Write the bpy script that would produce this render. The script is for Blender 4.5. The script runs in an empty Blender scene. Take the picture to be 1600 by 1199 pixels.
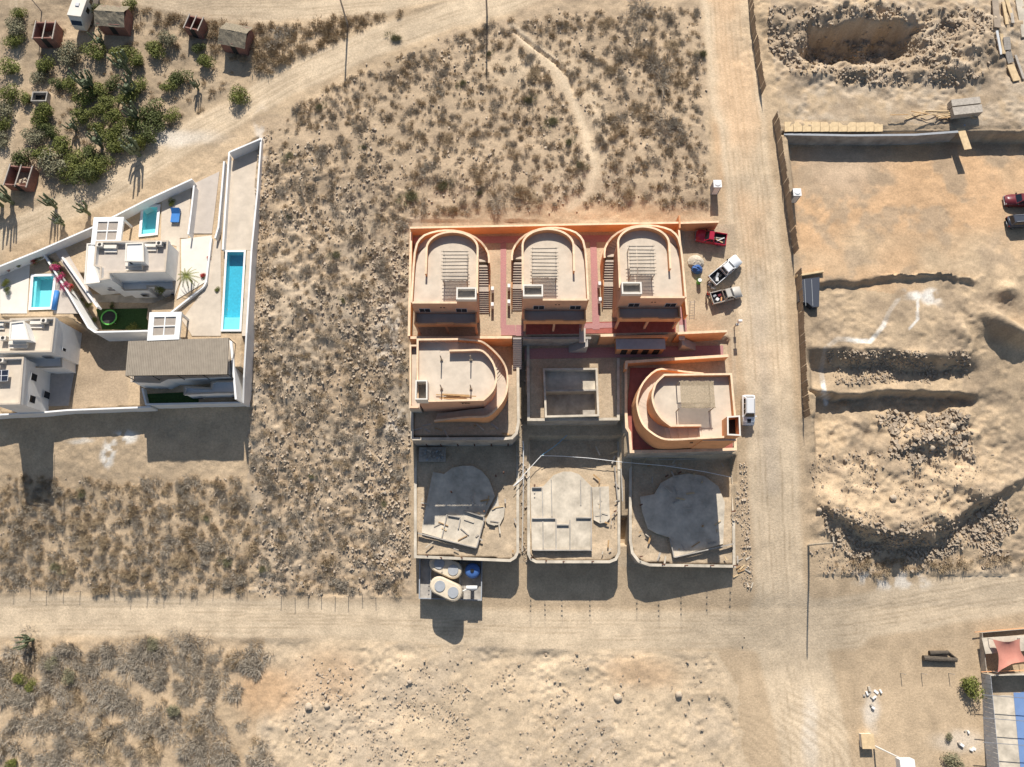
import bpy, bmesh, math, random
import numpy as np
from mathutils import Vector, Matrix
random.seed(7); RS = np.random.RandomState(7)
S = bpy.context.scene
C = S.collection
# ---------------------------------------------------------------- camera, sky, sun, exposure
F, NY, CZ = 1110.0, 895.0, 113.0
TILT = math.atan((NY-599.5)/F); CT, ST = math.cos(TILT), math.sin(TILT)
cam = bpy.data.cameras.new('camera'); camo = bpy.data.objects.new('camera', cam); C.objects.link(camo)
camo.location = (0, 0, CZ); camo.rotation_euler = (TILT, 0, 0)
cam.sensor_width = 36; cam.lens = 36*F/1600; cam.clip_end = 6000; S.camera = camo
SUN_EL = math.radians(40.5)
w = bpy.data.worlds.new('World'); S.world = w; w.use_nodes = True
nt = w.node_tree; bg = nt.nodes['Background']; sky = nt.nodes.new('ShaderNodeTexSky')
sky.sky_type = 'NISHITA'; sky.sun_disc = False; sky.sun_elevation = SUN_EL; sky.sun_rotation = 0.0
nt.links.new(sky.outputs[0], bg.inputs[0]); bg.inputs[1].default_value = 0.076
sl = bpy.data.lights.new('sun', 'SUN'); sl.energy = 4.8; sl.angle = math.radians(0.5); sl.color = (1, .96, .90)
so = bpy.data.objects.new('sun', sl); C.objects.link(so); so.location = (0, 120, 150)
so.rotation_euler = (-(math.pi/2-SUN_EL), 0, 0)      # light comes from +Y, shadows fall to -Y
S.view_settings.view_transform = 'Standard'; S.view_settings.look = 'None'; S.view_settings.exposure = 0.40; S.view_settings.gamma = 1

# ---------------------------------------------------------------- helpers
def P(x, y, z):
    u = (x-800)/F; v = (599.5-y)/F
    s = (CZ-z)/(CT-v*ST)
    return Vector((u*s, (v*CT+ST)*s, z))
def proj(X, Y, Z):
    d = Z-CZ; dep = ST*Y-CT*d
    return 800+F*X/dep, 599.5-F*(CT*Y+ST*d)/dep
def tag(o, label=None, cat=None, group=None, kind=None):
    if label: o['label'] = label
    if cat: o['category'] = cat
    if group: o['group'] = group
    if kind: o['kind'] = kind
    return o
def thing(name, label, cat, loc=(0, 0, 0), rz=0, group=None):
    o = bpy.data.objects.new(name, None); C.objects.link(o); o.empty_display_size = .3
    o.location = loc; o.rotation_euler = (0, 0, rz)
    return tag(o, label, cat, group)
class MB:
    def __init__(s): s.v = []; s.f = []; s.sm = False
    def poly(s, pts, f=None):
        n = len(s.v); s.v += [tuple(p) for p in pts]
        s.f += [tuple(n+i for i in g) for g in (f or [range(len(pts))])]; return s
    def box(s, x0, x1, y0, y1, z0, z1):
        return s.poly([(x0,y0,z0),(x1,y0,z0),(x1,y1,z0),(x0,y1,z0),(x0,y0,z1),(x1,y0,z1),(x1,y1,z1),(x0,y1,z1)],
            [(3,2,1,0),(4,5,6,7),(0,1,5,4),(1,2,6,5),(2,3,7,6),(3,0,4,7)])
    def obox(s, c, sx, sy, z0, z1, a=0):
        ca, sa = math.cos(a), math.sin(a); q = []
        for dx, dy in ((-1,-1),(1,-1),(1,1),(-1,1)):
            q.append((c[0]+dx*sx/2*ca-dy*sy/2*sa, c[1]+dx*sx/2*sa+dy*sy/2*ca))
        return s.prism(q, z0, z1)
    def prism(s, q, z0, z1):
        ar = sum(q[i][0]*q[(i+1)%len(q)][1]-q[(i+1)%len(q)][0]*q[i][1] for i in range(len(q)))
        if ar < 0: q = q[::-1]
        n = len(q); zz = (lambda p, z: z(p) if callable(z) else z)
        pts = [(p[0],p[1],zz(p,z0)) for p in q]+[(p[0],p[1],zz(p,z1)) for p in q]
        return s.poly(pts, [tuple(range(n))[::-1], tuple(range(n,2*n))]+[(i,(i+1)%n,n+(i+1)%n,n+i) for i in range(n)])
    def wall(s, pts, t, z0, z1, closed=False):
        """pts: (x,y[,top]) polyline; vertical wall of thickness t; a joint mitred by averaging normals"""
        n = len(pts); L = []; R = []
        for i in range(n):
            a = pts[i-1] if (i > 0 or closed) else pts[i]; b = pts[(i+1) % n] if (i < n-1 or closed) else pts[i]
            def nrm(p, q):
                d = Vector((q[0]-p[0], q[1]-p[1])); d.normalize() if d.length > 1e-9 else None
                return Vector((-d.y, d.x))
            n1 = nrm(a, pts[i]) if a is not pts[i] else nrm(pts[i], b); n2 = nrm(pts[i], b) if b is not pts[i] else n1
            m = n1+n2; m.normalize(); k = t/2/max(.5, m.dot(n1))
            L.append((pts[i][0]+m.x*k, pts[i][1]+m.y*k)); R.append((pts[i][0]-m.x*k, pts[i][1]-m.y*k))
        top = [p[2] if len(p) > 2 else z1 for p in pts]; bot = [p[3] if len(p) > 3 else z0 for p in pts]
        base = len(s.v)
        for i in range(n):
            s.v += [(*R[i], bot[i]), (*L[i], bot[i]), (*L[i], top[i]), (*R[i], top[i])]
        for i in range(n if closed else n-1):
            a = base+4*i; b = base+4*((i+1) % n)
            for k in range(4):
                s.f.append((a+k, b+k, b+(k+1)%4, a+(k+1)%4)[::-1])
        if not closed:
            s.f.append((base+3, base+2, base+1, base)[::-1]); e = base+4*(n-1); s.f.append((e, e+1, e+2, e+3)[::-1])
        return s
    def tube(s, p, q, r0, r1=None, n=6, cap=True):
        p, q = Vector(p), Vector(q); r1 = r0 if r1 is None else r1
        d = (q-p).normalized(); a = d.orthogonal().normalized(); b = d.cross(a); k = len(s.v)
        for c, r in ((p, r0), (q, r1)):
            for i in range(n):
                t = 2*math.pi*i/n; s.v.append(tuple(c+a*r*math.cos(t)+b*r*math.sin(t)))
        for i in range(n): s.f.append((k+i, k+(i+1)%n, k+n+(i+1)%n, k+n+i))
        if cap: s.f.append(tuple(range(k, k+n))[::-1]); s.f.append(tuple(range(k+n, k+2*n)))
        return s
    def dome(s, c, rx, ry, rz, n=10, m=4, jit=0):
        k = len(s.v)
        for j in range(m+1):
            t = math.pi/2*j/m
            for i in range(n):
                a = 2*math.pi*i/n; f = 1+random.uniform(-jit, jit)
                s.v.append((c[0]+rx*math.cos(t)*math.cos(a)*f, c[1]+ry*math.cos(t)*math.sin(a)*f, c[2]+rz*math.sin(t)*f))
        for j in range(m):
            for i in range(n): s.f.append((k+j*n+i, k+j*n+(i+1)%n, k+(j+1)*n+(i+1)%n, k+(j+1)*n+i))
        return s
    def build(s, name, mat, parent=None, smooth=False):
        me = bpy.data.meshes.new(name)
        off = parent_loc(parent) if parent is not None else Vector((0,0,0))
        if parent is not None and (parent.get('_local') or (parent.parent and parent.parent.get('_local'))): off = Vector((0,0,0))
        me.from_pydata([tuple(Vector(v)-off) for v in s.v], [], s.f); me.materials.append(mat)
        if smooth or s.sm: me.polygons.foreach_set('use_smooth', [True]*len(me.polygons))
        me.update(); o = bpy.data.objects.new(name, me); C.objects.link(o)
        if parent is not None: o.parent = parent
        return o
def parent_loc(p):
    l = Vector(p.location)
    return l+parent_loc(p.parent) if p.parent else l
def one(name, mb, mat, label, cat, group=None, kind=None, smooth=False):
    """a thing that is a single mesh; its origin goes to its base"""
    xs = [v[0] for v in mb.v]; ys = [v[1] for v in mb.v]; zs = [v[2] for v in mb.v]
    c = Vector(((min(xs)+max(xs))/2, (min(ys)+max(ys))/2, min(zs)))
    mb.v = [tuple(Vector(v)-c) for v in mb.v]; o = mb.build(name, mat, None, smooth); o.location = c
    return tag(o, label, cat, group, kind)
def copy_tree(o, parent=None):
    c = o.copy(); C.objects.link(c); c.parent = parent
    for ch in o.children: copy_tree(ch, c)
    return c
M = {}
def mat(name, col, rough=.85, var=.18, scale=3.0, bump=0.0, bscale=None, metal=0, alpha=None, spec=.3, kind=None, col2=None):
    m = bpy.data.materials.new(name); m.use_nodes = True; t = m.node_tree; b = t.nodes['Principled BSDF']
    b.inputs['Roughness'].default_value = rough; b.inputs['Metallic'].default_value = metal
    b.inputs['Specular IOR Level'].default_value = spec
    if var:
        tc = t.nodes.new('ShaderNodeTexCoord'); nz = t.nodes.new('ShaderNodeTexNoise'); nz.inputs['Scale'].default_value = scale
        nz.inputs['Detail'].default_value = 7; nz.inputs['Roughness'].default_value = .65
        t.links.new(tc.outputs['Object'], nz.inputs['Vector'])
        r = t.nodes.new('ShaderNodeValToRGB'); e = r.color_ramp.elements
        lo = [max(0, c*(1-var)) for c in col]; hi = [c*(1+var) for c in (col2 or col)]
        e[0].position = .3; e[0].color = (*lo, 1); e[1].position = .7; e[1].color = (*hi, 1)
        t.links.new(nz.outputs['Fac'], r.inputs['Fac']); t.links.new(r.outputs[0], b.inputs['Base Color'])
        if bump:
            bn = t.nodes.new('ShaderNodeTexNoise'); bn.inputs['Scale'].default_value = bscale or scale*4; bn.inputs['Detail'].default_value = 5
            t.links.new(tc.outputs['Object'], bn.inputs['Vector'])
            bp = t.nodes.new('ShaderNodeBump'); bp.inputs['Strength'].default_value = bump; bp.inputs['Distance'].default_value = .08
            t.links.new(bn.outputs['Fac'], bp.inputs['Height']); t.links.new(bp.outputs[0], b.inputs['Normal'])
    else: b.inputs['Base Color'].default_value = (*col, 1)
    M[name] = m; return m
mat('orange', (.69,.345,.165), .85, .16, .45); mat('coping', (.76,.55,.36), .88, .18, 1.2); mat('peach', (.63,.365,.235), .88, .14, .45)
mat('deck', (.50,.43,.36), .9, .10, .8, .1); mat('deck_pink', (.57,.48,.375), .9, .13, .6); mat('concrete', (.36,.325,.28), .9, .35, .6, .2)
mat('concrete_pale', (.52,.45,.35), .9, .32, .5, .2); mat('white', (.78,.76,.72), .8, .1, .4); mat('cream', (.70,.64,.55), .8, .06, 1)
mat('tancoping', (.52,.43,.33), .8, .1, 2); mat('black_glass', (.012,.014,.02), .12, 0, spec=.6); mat('dark', (.03,.028,.026), .7, .2, 4)
mat('window_frame', (.55,.55,.55), .5, 0); mat('wood', (.42,.26,.12), .8, .3, 3); mat('plywood', (.60,.44,.25), .8, .2, 1.5)
mat('timber_grey', (.40,.35,.29), .9, .25, 3); mat('stick', (.34,.28,.21), .9, .25, 4); mat('reed', (.40,.31,.20), .95, .35, 6)
mat('pool_tile', (.42,.82,.82), .5, .06, 2); mat('pool_deep', (.10,.50,.62), .4, .15, 3); mat('brick_red', (.25,.125,.095), .9, .25, 2)
mat('thatch', (.24,.20,.14), 1, .4, 5, .5); mat('red_floor', (.33,.10,.075), .85, .2, 1.2); mat('tread', (.48,.40,.32), .9, .12, 2)
mat('screen_roof', (.31,.26,.20), .9, .12, 1.2); mat('slat', (.40,.34,.28), .85, .1, 2); mat('lawn_green', (.035,.075,.02), .95, .4, 4)
mat('stair_grey', (.42,.38,.34), .9, .1, 2); mat('rust', (.16,.08,.05), .9, .3, 5); mat('steel', (.35,.35,.36), .45, .1, 3, metal=.6)
mat('tank_beige', (.62,.52,.38), .7, .12, 1.5); mat('tank_blue', (.06,.14,.36), .5, .1, 1.5); mat('tank_grey', (.33,.34,.35), .6, .1, 2)
mat('rubber', (.02,.02,.02), .9, 0); mat('tarp_blue', (.05,.2,.5), .5, .1, 2); mat('skin', (.32,.19,.12), .6, 0); mat('red_shirt', (.5,.04,.04), .8, .1, 9)
mat('jeans', (.05,.07,.13), .9, .1, 9); mat('grey_shirt', (.45,.44,.42), .8, .1, 9); mat('hair', (.02,.015,.012), .8, 0)
mat('car_red', (.42,.02,.05), .3, 0, spec=.5); mat('car_white', (.80,.80,.79), .3, 0, spec=.5); mat('car_silver', (.48,.44,.38), .35, 0, spec=.5)
mat('car_maroon', (.16,.025,.03), .35, 0, spec=.5); mat('car_dark', (.05,.055,.07), .35, 0, spec=.5); mat('bedliner', (.025,.025,.03), .8, .2, 5)
mat('lamp_clear', (.75,.75,.72), .2, 0); mat('lamp_red', (.4,.02,.02), .3, 0); mat('sheet_metal', (.28,.22,.16), .7, .25, .8); mat('sheet_grey', (.42,.43,.45), .5, .12, 1)
mat('twig', (.39,.335,.26), 1, .25, 3); mat('twig_brown', (.40,.305,.19), 1, .3, 3); mat('twig_olive', (.24,.225,.12), 1, .3, 3)
mat('leaf', (.17,.18,.04), .7, .45, 2.5); mat('leaf_dark', (.11,.125,.035), .7, .4, 2.5); mat('leaf_grey', (.24,.22,.13), .8, .3, 3)
mat('trunk', (.12,.09,.06), .95, .3, 5); mat('cactus', (.13,.15,.085), .8, .3, 4); mat('rock', (.48,.385,.28), .95, .25, 1.2)
mat('rock_dark', (.40,.315,.225), .95, .3, 1.2); mat('pink_flower', (.55,.05,.16), .7, .3, 5); mat('red_flower', (.5,.06,.05), .7, .3, 5)
mat('sail', (.52,.22,.16), .8, .12, 1); mat('court_blue', (.16,.25,.44), .7, .08, .6); mat('hoop_green', (.12,.42,.08), .5, .1, 3)
mat('solar', (.02,.025,.04), .2, .2, 6, spec=.6); mat('lime_white', (.74,.73,.70), .95, .08, 1.5); mat('blue_pipe', (.15,.35,.5), .6, 0); mat('log', (.10,.08,.06), .95, .4, 3, .5)
def pavers(name, col):
    m = mat(name, col, .85, .1, 2); t = m.node_tree; b = t.nodes['Principled BSDF']; tc = t.nodes.new('ShaderNodeTexCoord')
    br = t.nodes.new('ShaderNodeTexBrick'); br.inputs['Scale'].default_value = 2.2; br.inputs['Mortar Size'].default_value = .03
    br.inputs['Color1'].default_value = (*col, 1); br.inputs['Color2'].default_value = (*[c*.85 for c in col], 1); br.inputs['Mortar'].default_value = (*[c*.6 for c in col], 1)
    t.links.new(tc.outputs['Object'], br.inputs['Vector']); t.links.new(br.outputs[0], b.inputs['Base Color'])
pavers('pink_paver', (.50,.25,.23))
def water(name, col):
    m = bpy.data.materials.new(name); m.use_nodes = True; t = m.node_tree; b = t.nodes['Principled BSDF']
    b.inputs['Base Color'].default_value = (*col, 1); b.inputs['Roughness'].default_value = .03; b.inputs['IOR'].default_value = 1.33
    M[name] = m; o_ = t.nodes['Material Output']; tr = t.nodes.new('ShaderNodeBsdfTransparent'); tr.inputs[0].default_value = (*col, 1); gl = t.nodes.new('ShaderNodeBsdfGlossy'); gl.inputs['Roughness'].default_value = .06; wn = t.nodes.new('ShaderNodeTexNoise'); wn.inputs['Scale'].default_value = 3; wb_ = t.nodes.new('ShaderNodeBump'); wb_.inputs['Strength'].default_value = .5; t.links.new(wn.outputs['Fac'], wb_.inputs['Height']); t.links.new(wb_.outputs[0], gl.inputs['Normal']); ms = t.nodes.new('ShaderNodeMixShader'); ms.inputs[0].default_value = .09; t.links.new(tr.outputs[0], ms.inputs[1]); t.links.new(gl.outputs[0], ms.inputs[2]); t.links.new(ms.outputs[0], o_.inputs[0])
water('pool_water', (.72,.94,.97))

# ---------------------------------------------------------------- terrain
_tab = RS.rand(256, 256)
def vn(X, Y, s, seed=0):
    x = X/s+seed*17.31; y = Y/s+seed*9.77; xi = np.floor(x).astype(int); yi = np.floor(y).astype(int)
    fx = x-xi; fy = y-yi; fx = fx*fx*(3-2*fx); fy = fy*fy*(3-2*fy)
    g = lambda a, b: _tab[a & 255, b & 255]
    return (g(xi,yi)*(1-fx)+g(xi+1,yi)*fx)*(1-fy)+(g(xi,yi+1)*(1-fx)+g(xi+1,yi+1)*fx)*fy
def fbm(X, Y, s, o=4, seed=0):
    r = 0; a = 1; t = 0
    for i in range(o): r = r+a*vn(X, Y, s/2**i, seed+i); t += a; a *= .55
    return r/t
def sstep(a, b, x): t = np.clip((x-a)/(b-a), 0, 1); return t*t*(3-2*t)
def inpoly(px, py, poly):
    r = np.zeros(px.shape, bool); n = len(poly)
    for i in range(n):
        x0, y0 = poly[i]; x1, y1 = poly[(i+1) % n]
        if y0 == y1: continue
        c = ((y0 > py) != (y1 > py)) & (px < (x1-x0)*(py-y0)/(y1-y0)+x0); r ^= c
    return r
def dline(px, py, pts):
    d = np.full(px.shape, 1e9)
    for (x0, y0), (x1, y1) in zip(pts[:-1], pts[1:]):
        t = np.clip(((px-x0)*(x1-x0)+(py-y0)*(y1-y0))/((x1-x0)**2+(y1-y0)**2+1e-9), 0, 1)
        d = np.minimum(d, np.hypot(px-x0-t*(x1-x0), py-y0-t*(y1-y0)))
    return d
Z1, Z2, Z3 = 13.2, 10.2, 5.3
BX = [-3000,-40,-11,-5,18,38,60,105,400,3000]; BZ = [-40,-2.6,-.1,.7,6.2,10.9,14.2,17.3,32,60]
def base_h(X, Y):
    z = np.interp(Y, BX, BZ)
    z = z-1.7*(1-sstep(-46, -30, X))*sstep(36, 48, Y)*(1-sstep(74, 100, Y))
    return z+2.0*sstep(16, 36, X)*(1-.8*sstep(46, 58, X))*sstep(-16, 0, Y)*(1-sstep(24, 44, Y))
def Pl(poly, z): return [tuple(P(x, y, z)[:2]) for x, y in poly]
PADS = [  # (pixel polygon at z, z)
 ([(645,357),(1066,352),(1074,520),(1060,524),(643,528)], Z1),
 ([(643,537),(803,537),(809,560),(809,676),(800,685),(645,685)], Z2),
 ([(819,537),(1136,531),(1140,560),(1148,700),(984,706),(978,650),(966,650),(966,655),(826,655)], Z2),
 ([(651,692),(808,692),(808,865),(800,874),(650,868)], Z3),
 ([(826,686),(967,686),(967,866),(955,876),(836,876),(826,866)], Z3),
 ([(985,715),(1143,715),(1146,882),(1012,881),(992,872),(985,850)], Z3),
 ([(70,397),(300,284),(345,254),(406,218),(379,530),(377,575),(236,580),(236,530),(236,482),(272,468),(277,440),(135,440),(125,440)], 12.5),
 ([(0,414),(66,396),(132,500),(122,508),(0,508)], 12.1),
 ([(125,440),(277,440),(272,468),(236,482),(236,520),(146,518),(134,508),(120,470)], 9.4),
 ([(0,508),(122,508),(134,512),(146,522),(236,522),(236,581),(377,576),(376,626),(236,634),(104,641),(0,646)], 8.9)]
PADW = [(Pl(p, z), z) for p, z in PADS]
FENCE = [(1160,-40),(1168,0),(1178,60),(1190,130),(1207,190),(1214,215),(1226,300),(1240,400),(1247,500),(1250,560),(1256,650),(1262,740),(1266,880)]
def fence_x(py): return np.interp(py, [p[1] for p in FENCE], [p[0] for p in FENCE])
SITE_EDGE = [(1262,770),(1300,800),(1340,822),(1395,832),(1450,826),(1500,805),(1560,770),(1700,690)]
def terrain(X, Y):
    z = base_h(X, Y)
    for _ in range(2):
        px, py = proj(X, Y, z)
        # excavated building site on the right
        pyw = py+np.where(py > 300, 44*(fbm(X, Y, 9, 4, 81)-.5), 3*(fbm(X, Y, 3, 3, 82)-.5))
        sz = np.interp(pyw, [-200,0,38,60,150,186,206,211,430,438,447,548,578,610,618,660,820,1000],
                           [17.5,16.4,16,15.4,15.0,14.9,14.6,12.2,12,12,11,11,8.4,8.8,6.1,6.4,6.6,6.5])
        sz = sz+sstep(1370, 1400, px)*np.clip((548-pyw)/100, 0, 1)*(pyw > 437); sz = sz+(np.interp(py, [-200,430,700,1000], [17.5,12,6.6,6.5])-sz)*sstep(1500, 1545, px)*(py > 430)
        edge = np.interp(px, [p[0] for p in SITE_EDGE], [p[1] for p in SITE_EDGE])
        edge = edge+26*(fbm(X, Y, 6, 4, 85)-.5); sz = np.minimum(sz, np.where(py > edge, 6.6-(py-edge)*.135, 99)); low = base_h(X, Y)
        m = sstep(0, 14, px-fence_x(py)-3)*(py < 1000)
        s2 = np.where(py > edge, np.maximum(sz, low), sz)
        zz = low*(1-m)+s2*m
        z = zz
    px, py = proj(X, Y, z)
    g = lambda cx, cy, rx, ry, h, a=0: h*np.exp(-(((px-cx)*math.cos(a)+(py-cy)*math.sin(a))/rx)**2-((-(px-cx)*math.sin(a)+(py-cy)*math.cos(a))/ry)**2)
    rub = fbm(X, Y, 2.2, 4, 5)-.5
    # pit top right and its spoil
    wob = 26*(fbm(X, Y, 5, 4, 2)-.5)
    wo2 = 50*(fbm(X, Y, 7, 4, 6)-.5); pit = sstep(1240, 1268, px+wo2)*(1-sstep(1418, 1455, px+wo2))*sstep(42, 49, py+wob)*(1-sstep(72, 104, py+wo2*.7))
    z = z-3.6*pit
    z = z+g(1330,22,110,22,1.5)+g(1500,85,50,40,1.8)+g(1300,118,80,12,.9)+g(1470,118,40,16,1.0)+g(1545,60,25,40,.8)
    lump = np.exp(-((px-1390)/190)**4-((py-70)/68)**4); z = z+lump*(rub*3.0+.6*(vn(X, Y, .6, 66)-.5)+1.6*(.2-np.abs(fbm(X, Y, 2.5, 3, 67)-.5)))
    # piles of sand and rubble
    for a in [(1545,500,30,14,1.9,.5),(1580,525,40,13,2.4,.35),(1500,520,25,12,1.0,.9),(1440,687,48,17,1.9,-.15),(1500,650,24,20,1.3,0),(1345,560,40,10,.6,0),(1460,560,50,10,.7,0),
              (1570,455,18,12,1.2,0),(1300,790,20,20,1.0,0),(1400,815,60,14,.8,0),(1520,760,40,20,.8,0),(1510,720,14,28,.7,.2),(1345,700,10,40,.3,0)]: z = z+g(*a)
    sr = np.exp(-((px-1420)/150)**6-((py-730)/125)**6); z = z+sr*rub*2.0
    # uncultivated ground: humps, stones
    scr = inpoly(px, py, [(-400,-300),(1105,-300),(1110,345),(640,345),(640,930),(-400,930)]).astype(float)
    wb1 = 60*(fbm(X, Y, 8, 3, 64)-.5); scr = np.maximum(scr, inpoly(px+wb1, py, [(-400,985),(430,985),(1120,1030),(1180,1300),(-400,1300)]))
    rd = np.minimum(road_d(px, py), 1)
    z = z+scr*rd*(.55*(fbm(X, Y, 4, 4, 9)-.5)+.9*(fbm(X, Y, 14, 3, 3)-.5)*(1-np.exp(-((px-800)/900)**8)*0))
    sl_m = inpoly(px+20*(fbm(X, Y, 6, 3, 15)-.5), py, [(400,215),(640,300),(640,935),(395,930)]); z = z+sl_m*rd*(.75*np.maximum(0, fbm(X, Y, 1.3, 3, 17)-.5)+.35*(vn(X, Y, .45, 19)-.5)*sstep(.4,.6,fbm(X, Y, 6, 3, 18)))
    z = z+scr*rd*.12*(vn(X, Y, .5, 23)-.5)
    wb2 = 60*(fbm(X, Y, 8, 3, 64)-.5); br = inpoly(px+wb2, py+wb2, [(440,1010),(700,985),(1130,1030),(1180,1300),(400,1300)])
    z = z+br*rd*(.7*(fbm(X, Y, 6, 4, 13)-.5)+.35*(vn(X, Y, .5, 14)-.5)*sstep(.5,.62,fbm(X, Y, 5, 4, 16)))
    for cx, cy, a_, lo, hi in ((1405,735,1.25,55,125),):
        dd = np.hypot((px-cx)/a_, py-cy)+34*(fbm(X, Y, 12, 3, 25)-.5); z = z+.06*np.sin(dd*.75+5*fbm(X, Y, 14, 2, 24))*sstep(lo, lo+10, dd)*(1-sstep(hi-10, hi, dd))*sstep(.5,.66,fbm(X, Y, 8, 3, 27))
    z = z+sstep(0, 14, px-fence_x(py)-3)*(py < 900)*(py > -80)*(.9*(.25-np.abs(fbm(X, Y, 3, 4, 28)-.5))*sstep(440, 480, py+60*(py < 200)*9)+.3*(fbm(X, Y, 3, 4, 28)-.5)+.32*(vn(X, Y, .5, 29)-.5)*sstep(.45,.6,fbm(X, Y, 5, 3, 26))*np.where((py > 220) & (py < 430), .3, 1))
    z = z+.05*(fbm(X, Y, 1.5, 3, 21)-.5)
    # lower road cut bank
    z = z+.7*sstep(0, 10, 1012-py+0*px)*0
    gul = dline(px, py, [(800,45),(830,70),(868,98),(890,120),(898,150)]); z = z-.55*np.exp(-((gul+6*(fbm(X, Y, 2, 3, 8)-.5))/1.8)**2)*(py < 200)
    # levelled plots
    for q, pz in PADW:
        xs = [a[0] for a in q]; ys = [a[1] for a in q]
        bb = (X > min(xs)) & (X < max(xs)) & (Y > min(ys)) & (Y < max(ys))
        ins = bb & inpoly(X, Y, q); z = np.where(ins, pz-.06+(.45 if pz == Z3 else .05)*(fbm(X, Y, 1.6, 4, 4)-.5), z)
    for q, d in HOLES:
        z = np.where(inpoly(X, Y, q), z-d, z)
    return z
ROADS = {'main': ([(1130,-60),(1140,80),(1165,250),(1185,420),(1200,600),(1210,760),(1215,860),(1222,960)], 38),
 'lower': ([(-80,968),(100,962),(300,965),(500,968),(660,975),(830,985),(1000,985),(1200,985),(1330,985)], 30),
 'east': ([(1200,985),(1330,965),(1450,945),(1560,925),(1720,900)], 36), 'south': ([(1222,960),(1250,1060),(1270,1150),(1290,1300)], 52),
 'upper': ([(-60,395),(60,345),(170,290),(270,230),(360,180),(450,128),(560,75),(700,25),(790,0),(900,-40)], 20),
 'top': ([(-60,-25),(150,-30),(330,8),(480,8),(600,-5),(760,-40)], 24), 'path': ([(812,60),(862,100),(893,150),(913,200),(932,250),(920,300),(890,325)], 5), 'lane': ([(22,-30),(30,60),(20,160),(5,250),(-30,330)], 9)}
def road_d(px, py):
    r = np.full(px.shape, 9.0)
    for pts, wd in ROADS.values(): r = np.minimum(r, np.maximum(0, dline(px, py, pts)-wd)/10)
    return r
def pool_hole(p, z): return Pl(p, z)
POOLS = [([(223,323),(249,322),(245,366),(219,369)], 12.5), ([(51,431),(87,430),(81,482),(47,483)], 12.1), ([(354,393),(383,393),(376,517),(347,517)], 12.5)]
HOLES = [(Pl(p, z), 2.2) for p, z in POOLS]+[(Pl([(851,578),(932,577),(934,648),(853,650)], Z2), 1.7), (Pl([(968,809),(984,809),(984,851),(970,851)], 4), 2.0)]
xs = np.concatenate([-100-np.geomspace(1, 2900, 26)[::-1], np.arange(-100, 100.01, .25), 100+np.geomspace(1, 2900, 26)])
ys = np.concatenate([-34-np.geomspace(1, 2900, 26)[::-1], np.arange(-34, 110.01, .25), 110+np.geomspace(1, 2900, 26)])
GX, GY = np.meshgrid(xs, ys); GZ = terrain(GX, GY)
PX, PY = proj(GX, GY, GZ)
def height(x, y):
    i = np.clip(np.searchsorted(xs, x)-1, 0, len(xs)-2); j = np.clip(np.searchsorted(ys, y)-1, 0, len(ys)-2)
    fx = (x-xs[i])/(xs[i+1]-xs[i]); fy = (y-ys[j])/(ys[j+1]-ys[j])
    return (GZ[j,i]*(1-fx)+GZ[j,i+1]*fx)*(1-fy)+(GZ[j+1,i]*(1-fx)+GZ[j+1,i+1]*fx)*fy
def G(x, y, dz=0):
    z = 8.0
    for _ in range(12):
        p = P(x, y, z); z = float(height(p.x, p.y))
    p = P(x, y, z); p.z = z+dz; return p
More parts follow.
